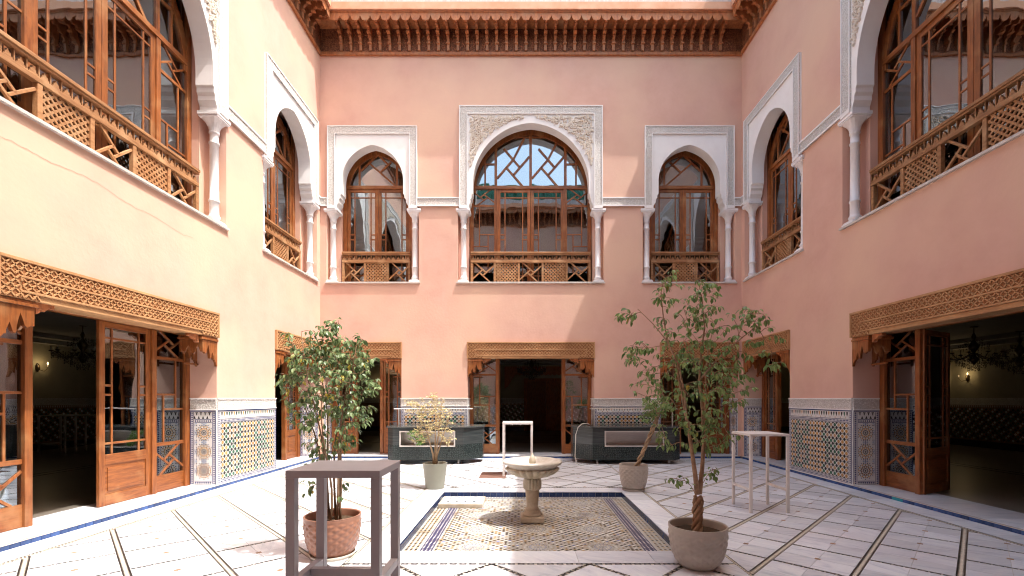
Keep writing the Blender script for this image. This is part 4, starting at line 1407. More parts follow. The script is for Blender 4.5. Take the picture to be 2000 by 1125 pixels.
def lattice_field(R, x0, y0):
    """diamonds between crossing chains"""
    a = .4525
    w = .032
    for i in range(-14, 15):
        for k in range(-14, 15):
            if (i + k) % 2: continue
            cx, cy = x0 + i * a, y0 + k * a
            if not inr((cx, cy), (R[0]-a, R[1]+a, R[2]-a, R[3]+a)): continue
            q = a - w
            P = [(cx - q, cy), (cx, cy - q), (cx + q, cy), (cx, cy + q)]
            for s in (0, 1):
                H = [P[0], P[1], P[2]] if s == 0 else [P[2], P[3], P[0]]
                if s == 0: H = [(P[0][0], P[0][1] - .001), P[1], (P[2][0], P[2][1] - .001)]
                if R[3] < 6 and s == 0:
                    addslab(clipr([P[0], P[1], P[2], P[3]], *R))
                elif R[3] >= 6:
                    addslab(clipr(H, *R))
            diamond((cx, cy), (R[0]+.03, R[1]-.03, R[2]+.03, R[3]-.03))
            for (d0, e) in (((cx - a, cy), (1, 1)), ((cx - a, cy), (1, -1))):
                n = 8
                for j in range(n):
                    tt = (j + .5) / n
                    hourglass((d0[0] + e[0] * a * tt, d0[1] + e[1] * a * tt), (e[0] / sqrt(2), e[1] / sqrt(2)), .056, .050, R)
CH = .035
left_R = (FX0 + CH, RX0 - CH, FY0 + CH, FY1 - CH)
right_R = (RX1 + CH, FX1 - CH, FY0 + CH, FY1 - CH)
# a band on the right starts at (5.2, 6.23): s = (x-y)/sqrt2
field(right_R, 1, (5.16 - 6.23) / sqrt(2) % SP, .18)
# left band through (-4.97, 6.40): x=-(t+s)/r2 , y=(t-s)/r2 -> s = (-x-y)/r2
field(left_R, -1, (4.97 - 6.40) / sqrt(2) % SP, .18)
lattice_field((RX0 + .0, RX1 - .0, FY0 + CH, RY0 - CH), .18 - .02, 4.22)
lattice_field((RX0 + .0, RX1 - .0, RY1 + CH, FY1 - CH), .18 - .02, 7.9)
# chains round the field, the pool rim and down the pool's sides
for (p, d, L) in (((FX0, FY0), (0, 1), FY1 - FY0), ((FX1, FY0), (0, 1), FY1 - FY0)):
    band((p[0], p[1]), d, L, .06, None)
for (p, d, L) in (((FX0, FY1), (1, 0), FX1 - FX0), ((RX0, RY0 - .015), (1, 0), RX1 - RX0), ((RX0, RY1 + .015), (1, 0), RX1 - RX0)):
    chainl(p, d, L, None, .09, .064, .045)
for x in (RX0 - .018, RX1 + .018):
    band((x, FY0), (0, 1), FY1 - FY0, .045, None)
# border slabs along the walls
def slabrun(x0, x1, y0, y1, n, along):
    for i in range(n):
        if along == 'y':
            a, b = y0 + (y1 - y0) * i / n + .0015, y0 + (y1 - y0) * (i + 1) / n - .0015
            addslab([(x0, a), (x1, a), (x1, b), (x0, b)])
        else:
            a, b = x0 + (x1 - x0) * i / n + .0015, x0 + (x1 - x0) * (i + 1) / n - .0015
            addslab([(a, y0), (b, y0), (b, y1), (a, y1)])
slabrun(XL + .002, FX0 - CH, FY0, FY1, 16, 'y'); slabrun(FX1 + CH, XR - .002, FY0, FY1, 16, 'y')
slabrun(XL + .002, XR - .002, FY1 + .018, YB - .002, 14, 'x'); slabrun(XL + .002, XR - .002, YF + .002, FY0 - .002, 14, 'x')
slabrun(RX0, RX1, RY0 + .004, PY0, 5, 'x'); slabrun(RX0, RX1, PY1, RY1 - .004, 5, 'x')
slabrun(RX0 + .006, PX0, PY0 + .003, PY1 - .003, 5, 'y'); slabrun(PX1, RX1 - .006, PY0 + .003, PY1 - .003, 5, 'y')
polys.sort(key=lambda t: -t[1])
rnd = random.Random(9)
def slabmesh(mb, P, base):
    cx = sum(p[0] for p in P) / len(P); cy = sum(p[1] for p in P) / len(P)
    A = sum(P[i][0] * P[(i+1) % len(P)][1] - P[(i+1) % len(P)][0] * P[i][1] for i in range(len(P)))
    if A < 0: P = P[::-1]
    z = rnd.uniform(-.0004, .0004)
    n = len(P)
    o = base
    vs = [(x - o[0], y - o[1], z) for x, y in P] + [(x - o[0], y - o[1], -.02) for x, y in P]
    mb.add(vs, [tuple(range(n))] + [(i, i + n, (i+1) % n + n, (i+1) % n) for i in range(n)])
for P, ar in polys[:300]:
    cx = sum(p[0] for p in P) / len(P); cy = sum(p[1] for p in P) / len(P)
    mb = MB(); slabmesh(mb, P, (cx, cy))
    mb.build("marble_slab", M['slab'], floor, loc=(cx, cy, 0))
mb = MB()
for P, ar in polys[300:]: slabmesh(mb, P, (0, 0))
mb.build("small_marble_slabs", M['slab_i'], floor, kind="stuff")
inl.build("inlay_chips", [M['grout'], M['zblack'], M['zbrown']], floor, kind="stuff")

# blue glazed kerb under the walls
kt = MB()
def kerb_tile(mb, c, w, axis, sgn, off=(0, 0, 0)):
    g_ = .0022
    if axis == 'y': mb.box(*sorted((c[0] - off[0], c[0] + sgn * .012 - off[0])), c[1] + g_ - off[1], c[1] + w - g_ - off[1], .001 , STEP - .006)
    else: mb.box(c[0] + g_ - off[0], c[0] + w - g_ - off[0], *sorted((c[1] - off[1], c[1] + sgn * .012 - off[1])), .001, STEP - .006)
me_l = MB(); kerb_tile(me_l, (0, 0), .1, 'y', 1); me_l = me_l.mesh("kerb_tile", [M['kerb_o']])
me_r = MB(); kerb_tile(me_r, (0, 0), .1, 'y', -1); me_r = me_r.mesh("kerb_tile", [M['kerb_o']])
me_t = MB(); kerb_tile(me_t, (0, 0), .1, 'y', -1); me_t = me_t.mesh("kerb_tile", [M['kerb_teal']])
y = YF + .02; i = 0
while y < YB - .11:
    if 4.3 < y < 8.0:
        link("kerb_tile", me_l, floor, loc=(XL, y, 0))
        link("kerb_tile", me_t if 6.62 < y < 6.82 else me_r, floor, loc=(XR, y, 0))
    else:
        kerb_tile(kt, (XL, y), .1, 'y', 1); kerb_tile(kt, (XR, y), .1, 'y', -1)
    y += .1
x = XL + .02
while x < XR - .11:
    kerb_tile(kt, (x, YB), .1, 'x', -1); x += .1
kt.build("kerb_tiles", M['kerb'], floor, kind="stuff")
mb = MB()
mb.box(XL - .001, XL + .018, YF, YB - .001, STEP - .005, STEP + .001); mb.box(XR - .018, XR + .001, YF, YB - .001, STEP - .005, STEP + .001)
mb.box(XL + .019, XR - .019, YB - .018, YB + .001, STEP - .005, STEP + .001)
mb.build("kerb_nosing", M['sill'], floor)
mb = MB(); mb.box(XL - .2, XL - .0005, YF, YB, -.2, STEP - .0055); mb.box(XR + .0005, XR + .2, YF, YB, -.2, STEP - .0055); mb.box(XL, XR, YB + .0005, YB + .2, -.2, STEP - .0055)
mb.build("kerb_bed", M['grout'], floor)

# ------------------------------------------------------------------ the sunken basin
pz = -.085
pool = MB()
pool.quad((PX0, PY0, pz), (PX1, PY0, pz), (PX1, PY1, pz), (PX0, PY1, pz))
pool.quad((PX0, PY1, pz), (PX1, PY1, pz), (PX1, PY1, -.001), (PX0, PY1, -.001)); pool.quad((PX0, PY0, pz), (PX0, PY1, pz), (PX0, PY1, -.001), (PX0, PY0, -.001))
pool.quad((PX1, PY1, pz), (PX1, PY0, pz), (PX1, PY0, -.001), (PX1, PY1, -.001)); pool.quad((PX1, PY0, pz), (PX0, PY0, pz), (PX0, PY0, -.001), (PX1, PY0, -.001))
pool = pool.build("sunken_pool", M['pool'], None, label="dry sunken square pool of worn mosaic round the fountain", cat="pool")
# blue tiles on the inner faces
n = 27; w = (PX1 - PX0) / n
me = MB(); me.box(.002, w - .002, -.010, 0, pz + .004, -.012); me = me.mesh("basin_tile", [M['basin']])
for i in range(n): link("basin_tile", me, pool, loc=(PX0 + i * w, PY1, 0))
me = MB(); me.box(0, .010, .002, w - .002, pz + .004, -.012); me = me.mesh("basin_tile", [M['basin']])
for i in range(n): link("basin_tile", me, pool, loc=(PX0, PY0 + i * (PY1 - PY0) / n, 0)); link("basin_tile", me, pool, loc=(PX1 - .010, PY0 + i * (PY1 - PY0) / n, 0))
# mosaic
mo = MB(); rnd = random.Random(21)
cols = ['pw', 'pk', 'po', 'pb', 'purple']
def mchip(P, m, z=.004): mo.add([(x, y, pz + z) for x, y in P], [tuple(range(len(P)))], m)
ix0, ix1, iy0, iy1 = PX0 + .40, PX1 - .40, PY0 + .03, PY1 - .16
ros = [(ix0 + (ix1 - ix0) * (a + .5) / 3, iy0 + (iy1 - iy0) * (b + .5) / 4) for a in range(3) for b in range(4)]
p = .044
nx, ny = int((ix1 - ix0) / p), int((iy1 - iy0) / p)
for i in range(nx + 1):
    for k in range(ny + 1):
        cx, cy = ix0 + i * p, iy0 + k * p
        dmin = min(hypot(cx - a, cy - b) for a, b in ros)
        if dmin < .19: continue
        q = .0210
        if (i + k) % 2 == 0: m = (1, 1, 2, 1, 3, 1, 1)[(i * 3 + k * 5) % 7]
        else: m = 0 if (i + 2 * k) % 9 else 2
        if rnd.random() < .12: m = rnd.choice((0, 1, 2, 2))
        if m == 0: mchip([(cx - q, cy - q * .5), (cx - q * .3, cy - q), (cx + q, cy + q * .3), (cx + q * .3, cy + q)], 0)
        else: mchip([(cx - q, cy), (cx, cy - q), (cx + q, cy), (cx, cy + q)], m)
for (cx, cy) in ros:
    for r0, n, m, s in ((.0, 1, 1, .018), (.035, 8, 3, .010), (.062, 12, 0, .012), (.090, 16, 3, .013), (.118, 16, 1, .012), (.146, 20, 0, .014), (.172, 24, 2, .013)):
        for j in range(n):
            a = 2 * pi * j / n + (pi / n if n % 3 else 0)
            x, y = cx + r0 * cos(a), cy + r0 * sin(a)
            ca, sa = cos(a), sin(a)
            mchip([(x - s*ca, y - s*sa), (x + s*.6*sa, y - s*.6*ca), (x + s*ca, y + s*sa), (x - s*.6*sa, y + s*.6*ca)], m)
# borders
def mband(x0, x1, y0, y1, along):
    mchip([(x0, y0), (x1, y0), (x1, y1), (x0, y1)], 4, .003)
    st = .045
    if along == 'y':
        n = int((y1 - y0) / st)
        for i in range(n):
            for j in range(3):
                cx, cy = x0 + (x1 - x0) * (j + .5) / 3, y0 + (i + .5) * st
                mchip([(cx - .012, cy), (cx, cy - .014), (cx + .012, cy), (cx, cy + .014)], 0, .0045)
    else:
        n = int((x1 - x0) / st)
        for i in range(n):
            cx, cy = x0 + (i + .5) * st, (y0 + y1) / 2
            mchip([(cx - .014, cy - .02), (cx + .006, cy - .02), (cx + .014, cy + .02), (cx - .006, cy + .02)], 0, .0045)
mband(PX0 + .20, PX0 + .33, PY0 + .01, PY1 - .14, 'y'); mband(PX1 - .33, PX1 - .20, PY0 + .01, PY1 - .14, 'y')
mband(PX0 + .10, PX1 - .10, PY1 - .12, PY1 - .05, 'x')
for x in (PX0 + .05, PX0 + .10, PX0 + .15, PX0 + .365, PX1 - .05, PX1 - .10, PX1 - .15, PX1 - .365):
    n = int((PY1 - PY0 - .2) / .05)
    for i in range(n):
        cy = PY0 + .03 + i * .05
        mchip([(x - .012, cy), (x + .012, cy), (x + .012, cy + .03), (x - .012, cy + .03)], 1 if i % 2 else 2)
mo.build("mosaic_chips", [M[c] for c in cols], pool, kind="stuff")
# raised tiled cover in the basin's far left corner
cv = thing("tiled_cover", "low tiled cover slab in the far left corner of the sunken pool", "cover", (-.93, 6.97, pz + .005))
mb = MB(); mb.box(-.33, .33, -.27, .27, 0, .058); mb.build("slab", M['tan_stone'], cv, bevel=.004)
mb = MB()
for i in range(12):
    for k in range(10):
        x, y = -.30 + (i + .5) * .05, -.24 + (k + .5) * .048
        mb.add([(x - .021, y - .02, .062), (x + .021, y - .02, .062), (x + .021, y + .02, .062), (x - .021, y + .02, .062)], [(0, 1, 2, 3)], 1 if (i + k) % 2 else 0)
mb.build("cover_tiles", [M['zlblue'], M['zwhite']], cv, kind="stuff")
for i in range(4):
    for k in range(2):
        mb = MB(); mb.lathe([(.016, .0625), (.016, .066)], -.2 + i * .13, -.12 + k * .24, 10); mb.build("drain_hole", M['black'], cv)

# ------------------------------------------------------------------ fountain
ft = thing("stone_fountain", "carved stone pedestal fountain standing in the middle of the sunken pool", "fountain", (.12, 6.02, pz + .005))
FZ = 0
mb = MB(); mb.box(-.155, .155, -.155, .155, 0, .075); mb.build("plinth", M['tan_stone'], ft, bevel=.012)
mb = MB(); mb.lathe([(.125, .075), (.13, .09), (.118, .105), (.108, .11), (.112, .125), (.100, .14), (.086, .147), (.092, .16), (.088, .17), (.076, .178), (.078, .20), (.094, .42)], n=32)
mb.build("pedestal", M['tan_stone'], ft)
def gad(n, amp): return lambda r, z, a: r * (1 + amp * (abs(cos(n * a / 2)) - .5))
mb = MB(); mb.lathe([(.10, .415), (.112, .43), (.115, .50), (.112, .54), (.095, .565)], n=96, fn=gad(16, .13)); mb.build("fluted_neck", M['tan_stone'], ft)
def gb(r, z, a):
    k = max(0, min(1, (r - .10) / .25))
    return r * (1 + .13 * k * (abs(cos(22 * a / 2)) - .6))
mb = MB(); mb.lathe([(.09, .566), (.14, .575), (.21, .595), (.28, .625), (.325, .66), (.345, .69), (.335, .705)], n=220, fn=gb); mb.build("gadrooned_bowl", M['tan_stone'], ft)
mb = MB(); mb.lathe([(.31, .705), (.325, .72), (.33, .735), (.345, .742), (.385, .755), (.397, .775), (.388, .795), (.36, .802), (.345, .798), (.335, .785), (.25, .755), (.06, .745), (.0, .745)], n=64, cap=False); mb.build("basin_rim", M['rim_stone'], ft)
mb = MB(); mb.lathe([(.03, .745), (.045, .76), (.047, .80), (.035, .84), (.018, .865), (.012, .875), (.014, .885), (.0, .895)], n=20); mb.build("finial", M['tan_stone'], ft)

# ------------------------------------------------------------------ tables
def bar_table(label, x0, y0, w, dpt, h, leg, top, m, rails, rz=.30, rot=0, skirt=None):
    root = thing("bar_table", label, "table", (x0, y0, 0), rot)
    mb = MB(); mb.box(0, w, 0, dpt, h - top, h); mb.build("tabletop", M[m], root, bevel=.003)
    for (a, b) in ((0, 0), (w - leg, 0), (0, dpt - leg), (w - leg, dpt - leg)):
        mb = MB(); mb.box(a + .0005, a + leg - .0005, b + .0005, b + leg - .0005, 0.002, h - top - .0005); mb.build("leg", M[m], root, bevel=.002)
    lw = leg * .9
    o_ = (leg - lw) / 2
    for r_ in rails:
        mb = MB()
        if r_ == 'L': mb.box(o_, o_ + lw, leg + .001, dpt - leg - .001, rz, rz + lw)
        if r_ == 'R': mb.box(w - leg + o_, w - o_, leg + .001, dpt - leg - .001, rz, rz + lw)
        if r_ == 'B': mb.box(leg + .001, w - leg - .001, dpt - leg + o_, dpt - o_, rz, rz + lw)
        if r_ == 'F': mb.box(leg + .001, w - leg - .001, o_, o_ + lw, rz, rz + lw)
        if r_ == 'M': mb.box(leg + .001, w - leg - .001, dpt * .5 - lw / 2, dpt * .5 + lw / 2, rz, rz + lw)
        mb.build("stretcher", M[m], root, bevel=.002)
    return root
bar_table("tall taupe metal bar table in the foreground with a square top", -1.425, 2.72, .565, .46, 1.10, .055, .045, 'taupe', 'LRM', .385)
bar_table("white bar table standing at the right beside the tall ficus", 3.03, 6.07, .53, .54, 1.06, .036, .030, 'tablewhite', 'LR', .29)
bar_table("white bar table behind the fountain in front of the central doorway", -.41, 8.95, .60, .45, 1.07, .040, .045, 'tablewhite', '', .3)
bar_table("white bar table in the dark left hall, left one of the pair", -13.1, 12.25, .75, .62, 1.09, .04, .03, 'tablewhite', 'LF', .28, 0)
bar_table("white bar table in the dark left hall, right one of the pair", -12.1, 12.25, .75, .62, 1.09, .04, .03, 'tablewhite', 'RF', .28, 0)

# ------------------------------------------------------------------ floor hatch
mb = MB(); mb.box(-.86, -.34, 8.75, 9.45, .0012, .007)
for i in range(1, 4): mb.box(-.86, -.34, 8.75 + i * .175 - .003, 8.75 + i * .175 + .003, .0072, .009)
tag(mb.build("floor_hatch", M['hatch'], None), "flat brown hatch cover on the marble behind the sunken pool", "hatch")

# ------------------------------------------------------------------ bar counters
def counter(label, x0, x1, yf, depth, zt, op, sg, plant_side=None):
    root = thing("bar_counter", label, "bar counter", (0, 0, 0), 0, "dark tiled bar counters on castors")
    cx = .42                                   # chamfer length
    def outline(e):
        return [(x0 - e, yf - e), (x1 + e, yf - e), (x1 + cx + e, yf + cx * .9), (x1 + cx + e, yf + depth + e), (x0 - cx * .35 - e, yf + depth + e), (x0 - cx * .35 - e, yf + .12)] if sg > 0 else \
               [(x1 + e, yf - e), (x0 - e, yf - e), (x0 - cx - e, yf + cx * .9), (x0 - cx - e, yf + depth + e), (x1 + cx * .35 + e, yf + depth + e), (x1 + cx * .35 + e, yf + .12)]
    o0, o1, oz0, oz1 = op
    # front wall with opening, other sides plain
    z0, z1 = .10, zt - .035
    O = outline(0)
    mb = MB()
    n = len(O)
    zm = z0 + (z1 - z0) * .48
    for i in range(n):
        a, b = O[i], O[(i + 1) % n]
        if i == 0:
            xa, xb = sorted((a[0], b[0]))
            for (p, q, r_, s, m) in ((xa, o0, z0, zm, 0), (xa, o0, zm, z1, 1), (o1, xb, z0, zm, 0), (o1, xb, zm, z1, 1), (o0, o1, z0, oz0, 0), (o0, o1, oz1, z1, 1)):
                mb.quad((p, yf, r_), (q, yf, r_), (q, yf, s), (p, yf, s), m)
        else:
            mb.quad((*a, z0), (*b, z0), (*b, zm), (*a, zm), 0); mb.quad((*a, zm), (*b, zm), (*b, z1), (*a, z1), 1)
    mb.add([(*p, z0) for p in O], [tuple(range(n))], 0)
    mb.build("body", [M['counter'], M['counter_line']], root)
    mb = MB(); mb.prism(outline(.035), z1 + .0005, zt, 0, 'xy'); mb.build("countertop", M['granite'], root, bevel=.006)
    # steel recess
    mb = MB()
    for q in ((o0, o0, oz0, oz1), (o1, o1, oz0, oz1)):
        mb.quad((q[0], yf, oz0), (q[0], yf + .35, oz0), (q[0], yf + .35, oz1), (q[0], yf, oz1))
    mb.quad((o0, yf, oz0), (o1, yf, oz0), (o1, yf + .35, oz0), (o0, yf + .35, oz0)); mb.quad((o0, yf, oz1), (o1, yf, oz1), (o1, yf + .35, oz1), (o0, yf + .35, oz1))
    mb.quad((o0, yf + .35, oz0), (o1, yf + .35, oz0), (o1, yf + .35, oz1), (o0, yf + .35, oz1))
    mb.build("steel_recess", M['steel'], root)
    mb = MB(); t = .03
    mb.box(o0 - t, o1 + t, yf - .012, yf - .0005, oz0 - t, oz0); mb.box(o0 - t, o1 + t, yf - .012, yf - .0005, oz1, oz1 + t)
    mb.box(o0 - t, o0, yf - .012, yf - .0005, oz0, oz1); mb.box(o1, o1 + t, yf - .012, yf - .0005, oz0, oz1)
    mb.build("opening_frame", M['steel_frame'], root)
    for x in (x0 + .12, x1 - .12):
        for y in (yf + .08, yf + depth - .12):
            mb = MB(); mb.xf = lambda p, x=x, y=y: (x + p[2], y + p[1], .045 + p[0])
            mb.lathe([(.02, -.018), (.044, -.016), (.044, .016), (.02, .018)], n=16)
            mb.xf = None; mb.box(x - .025, x + .025, y - .03, y + .03, .085, .0995)
            mb.build("castor", M['castor'], root)
    return root
cl = counter("dark tiled bar counter on the left behind the dry shrub", -3.05, -1.40, 10.62, .85, .885, (-2.86, -1.62, .44, .75), 1)
cr_ = counter("dark tiled bar counter on the right behind the leaning ficus", 1.62, 3.55, 10.62, .85, .885, (1.93, 3.26, .44, .75), -1)
# overhead service shelves
def shelf(label, x0, x1, m):
    root = thing("service_shelf", label, "shelf", (0, 0, 0), 0, "slim shelves standing on the bar counters")
    mb = MB(); mb.box(x0, x1, 11.05, 11.30, 1.275, 1.30); mb.build("board", M[m], root, bevel=.004)
    for x in (x0 + .08, x1 - .10):
        mb = MB(); mb.box(x, x + .025, 11.15, 11.175, .886, 1.2745); mb.build("post", M['steel_frame'], root)
    L_ = Vector(((x0 + x1) / 2, 11.16, .886)); root.location = L_
    for c_ in root.children: c_.location = -L_
shelf("white slim shelf on posts above the left bar counter", -3.15, -1.25, 'tablewhite')
shelf("pale slim shelf on posts above the right bar counter", 1.65, 3.75, 'steel_frame')
def rebase(root, L_):
    root.location = L_
    for c_ in root.children: c_.location = Vector(c_.location) - Vector(L_)
rebase(cl, (-2.2, 11.0, 0)); rebase(cr_, (2.6, 11.0, 0))
# hose over the right counter
mb = MB()
hp = [(1.62, 10.95, .89), (1.52, 10.80, .95), (1.38, 10.70, .94), (1.28, 10.62, .86), (1.22, 10.56, .70), (1.21, 10.54, .45), (1.20, 10.52, .2), (1.23, 10.5, .04), (1.30, 10.49, .012)]
mb.tube(hp, .011, 6)
tag(mb.build("hose", M['hose'], None), "thin pale hose hanging over the left end of the right bar counter", "hose")

# ------------------------------------------------------------------ plants
def leafverts(L_, w, fold, droop):
    """leaf along +x, tip drooping to -z"""
    st = [(0, 0), (.22, .78), (.55, 1.0), (.82, .5), (1.0, 0)]
    V = []
    for (t, ww) in st:
        z = -droop * t * t * L_
        x = t * L_ * (1 - droop * .25 * t)
        if ww == 0: V.append((x, 0, z))
        else:
            V += [(x, w * ww / 2, z + fold * w * ww / 2), (x, 0, z), (x, -w * ww / 2, z + fold * w * ww / 2)]
    F = [(0, 2, 1), (0, 3, 2)]
    for a in (1, 4): F += [(a, a + 1, a + 4, a + 3), (a + 1, a + 2, a + 5, a + 4)]
    F += [(7, 8, 10), (8, 9, 10)]
    return V, F

def grow(root, stems, targets, seed, leafL, leafW, per, barkm, leafm, single, trunk_name="trunk", n_single=300, rtwig=.0022, rk=.0042, leafdown=.8, spread=.6):
    rnd = random.Random(seed)
    nodes = []      # pos, parent, weight
    def addn(p, par): nodes.append([Vector(p), par, 0]); return len(nodes) - 1
    trunk = MB()
    for st in stems:
        pts, rad = st
        trunk.tube(pts, rad, 8)
    attach = []
    for st in stems:
        pts, rad = st
        z0 = pts[0][2] + .55 * (pts[-1][2] - pts[0][2]) * 0.45
        prev = None
        for i in range(len(pts) - 1):
            a, b = Vector(pts[i]), Vector(pts[i + 1])
            for k in range(4):
                p = a.lerp(b, k / 4)
                if p.z < z0: continue
                nodes.append([p, -1 if prev is None else prev, 0]); prev = len(nodes) - 1
                attach.append(prev)
        nodes.append([Vector(pts[-1]), prev if prev is not None else -1, 0])
    nstem = len(nodes)
    leaves = []
    axis = sum((n[0] for n in nodes), Vector()) / max(1, len(nodes))
    targets = sorted(targets, key=lambda p: min((Vector(p) - nodes[i][0]).length for i in range(nstem)))
    tips = []
    for T in targets:
        T = Vector(T)
        best, bd = None, 1e9
        for i, n in enumerate(nodes):
            d = (T - n[0]).length
            if n[0].z > T.z + .02: d += (n[0].z - T.z) * 1.2        # branches rise
            if d < bd: bd, best = d, i
        a = nodes[best][0]
        if bd < .03: continue
        k = max(2, int(bd / .045))
        side = Vector((rnd.uniform(-1, 1), rnd.uniform(-1, 1), rnd.uniform(-.3, 1))) * bd * .10
        sag = -.05 * bd
        par = best; chain = []
        for j in range(1, k + 1):
            t = j / k
            p = a.lerp(T, t) + side * sin(pi * t) + Vector((0, 0, .10 * bd * sin(pi * t) * (1 - t)))
            par = addn(p, par); chain.append(par)
        tips.append(par)
        # leaves along the outer part
        for j, ci in enumerate(chain):
            t = (j + 1) / len(chain)
            if t < .25 and bd > .15: continue
            c = nodes[ci][0]
            prevp = nodes[nodes[ci][1]][0]
            dirv = (c - prevp).normalized()
            for q in range(per if t < .95 else per + 2):
                az = rnd.uniform(0, 2 * pi)
                o = Vector((cos(az), sin(az), rnd.uniform(-.2, .5)))
                d = (dirv * .5 + o * spread + Vector((0, 0, -leafdown * rnd.uniform(.5, 1.2)))).normalized()
                leaves.append((c + o * .008 + d * .008, d, rnd.uniform(.7, 1.25), rnd.uniform(-.6, .6)))
    for i in range(len(nodes) - 1, -1, -1):
        nodes[i][2] += 1 if nodes[i][2] == 0 else 0
        if nodes[i][1] >= 0: nodes[nodes[i][1]][2] += nodes[i][2]
    br = MB()
    # branches as chains from each child run
    kids = {}
    for i, n in enumerate(nodes):
        if n[1] >= 0: kids.setdefault(n[1], []).append(i)
    def rad(i): return rtwig + rk * (nodes[i][2] / 60.0) ** .5
    for i, n in enumerate(nodes):
        if i < nstem: continue
        par = n[1]
        first = (par < nstem) or (kids[par][0] != i)
        if not first: continue
        pts = [nodes[par][0], n[0]]; rr = [rad(i), rad(i)]
        cur = i
        while cur in kids:
            nxt = kids[cur][0]
            pts.append(nodes[nxt][0]); rr.append(rad(nxt)); cur = nxt
        rr[-1] *= .6
        br.tube([tuple(p) for p in pts], rr, 5)
    trunk.build(trunk_name, M[barkm], root)
    br.build("branches", M[barkm], root, kind="stuff")
    # leaves
    V, F = leafverts(1.0, leafW / leafL, .35, .35)
    def basis(d, roll):
        up = Vector((0, 0, 1))
        s = d.cross(up)
        if s.length < .05: s = Vector((1, 0, 0))
        s.normalize(); n_ = s.cross(d).normalized()
        s2 = s * cos(roll) + n_ * sin(roll); n2 = d.cross(s2) * -1
        n2 = d.cross(s2); 
        return d, s2, n2
    lm = MB()
    inf = []
    for (p, d, sc, roll) in leaves:
        dd, ss, nn = basis(d, roll)
        if nn.z < 0: ss, nn = -ss, -nn
        inf.append((p, dd, ss, nn, sc * leafL))
    if single:
        view = Vector((0, 0, EYE))
        inf.sort(key=lambda t: (t[0] + root.location - view).length - t[4] * 4)
        mesh1 = MB(); mesh1.add(V, F); mesh1 = mesh1.mesh("leaf", [M[single]])
        for (p, dd, ss, nn, sc) in inf[:n_single]:
            o = link("leaf", mesh1, root)
            o.matrix_local = Matrix(((dd.x*sc, ss.x*sc, nn.x*sc, p.x), (dd.y*sc, ss.y*sc, nn.y*sc, p.y), (dd.z*sc, ss.z*sc, nn.z*sc, p.z), (0, 0, 0, 1)))
        inf = inf[n_single:]
    for (p, dd, ss, nn, sc) in inf:
        lm.add([tuple(p + dd * (x * sc) + ss * (y * sc) + nn * (z * sc)) for x, y, z in V], F)
    lm.build("foliage", M[leafm], root, kind="stuff")
    return len(leaves)

def quilt(n, m, amp, z0, z1):
    def f(r, z, a):
        if z < z0 or z > z1: return r
        u = n * a / (2 * pi); v = (z - z0) / (z1 - z0) * m
        p = abs(((u + v) % 1) - .5) * 2; q = abs(((u - v) % 1) - .5) * 2
        fade = min(1, (z1 - z) / .03, (z - z0) / .03)
        return r + amp * (1 - max(p, q)) * fade - amp * .3
    return f
def pot(label, x, y, R, rb, H, m, style, saucer_m=None, n=18, rows=5):
    root = thing("plant_pot", label, "plant pot", (x, y, 0), random.uniform(0, 3))
    base = .022 if saucer_m else 0.001
    def prof(t):
        if style == 'round':
            return rb + (R - rb) * (1 - (1 - t) ** 2.3) ** .62
        return rb + (R - rb) * t
    P = []
    k = 44
    for i in range(k + 1):
        t = i / k; P.append((prof(t) , base + t * H))
    if style == 'round': P = [(rb * .92, base)] + P[1:]
    zt = base + H
    P += [(R + .002, zt + .002), (R - .012, zt + .003), (R - .016, zt - .01)]
    fn = quilt(n, rows, .011, base + H * .04, base + H * .93) if style == 'round' else None
    mb = MB(); mb.lathe(P + [(prof(.80) - .02, zt - H * .2), (prof(.72) - .02, zt - H * .28)], n=216 if fn else 48, fn=(lambda r, z, a: fn(r, z, a) if r > prof(max(0, min(1, (z - base) / H))) - .006 else r) if fn else None)
    mb.build("shell", M[m], root)
    mb = MB(); rnd = random.Random(4)
    rs = prof(.80) - .019
    mb.lathe([(rs, zt - H * .185), (rs * .8, zt - H * .175), (rs * .4, zt - H * .15), (.0, zt - H * .14)], n=40, fn=lambda r, z, a: r * (1 + .02 * sin(7 * a + 20 * r)), cap=False)
    mb.build("soil", M['soil'], root)
    if saucer_m:
        mb = MB(); rr = rb + .035
        mb.lathe([(rr - .02, .001), (rr, .004), (rr + .008, .034), (rr + .002, .036), (rr - .004, .02), (.0, .018)], n=48); mb.build("saucer", M[saucer_m], root)
    return zt - H * .16

def braid(x, y, z0, z1, r, n, turns, R, lean=(0, 0)):
    out = []
    for k in range(n):
        P, A = [], []
        m = 16
        for i in range(m + 1):
            t = i / m
            a = 2 * pi * (k / n + turns * t)
            rr = R * (1 + .25 * sin(t * 9 + k))
            P.append((x + lean[0] * t + rr * cos(a), y + lean[1] * t + rr * sin(a) , z0 + (z1 - z0) * t)); A.append(r * (1.15 - .3 * t))
        out.append((P, A))
    return out
def ell_targets(seed, lobes, n):
    rnd = random.Random(seed); out = []
    tot = sum(l[6] for l in lobes)
    for (cx, cy, cz, rx, ry, rz, wt) in lobes:
        for _ in range(int(n * wt / tot)):
            while True:
                a, b, c = rnd.uniform(-1, 1), rnd.uniform(-1, 1), rnd.uniform(-1, 1)
                q = a*a + b*b + c*c
                if .12 < q < 1: break
            out.append((cx + a * rx, cy + b * ry, cz + c * rz))
    return out

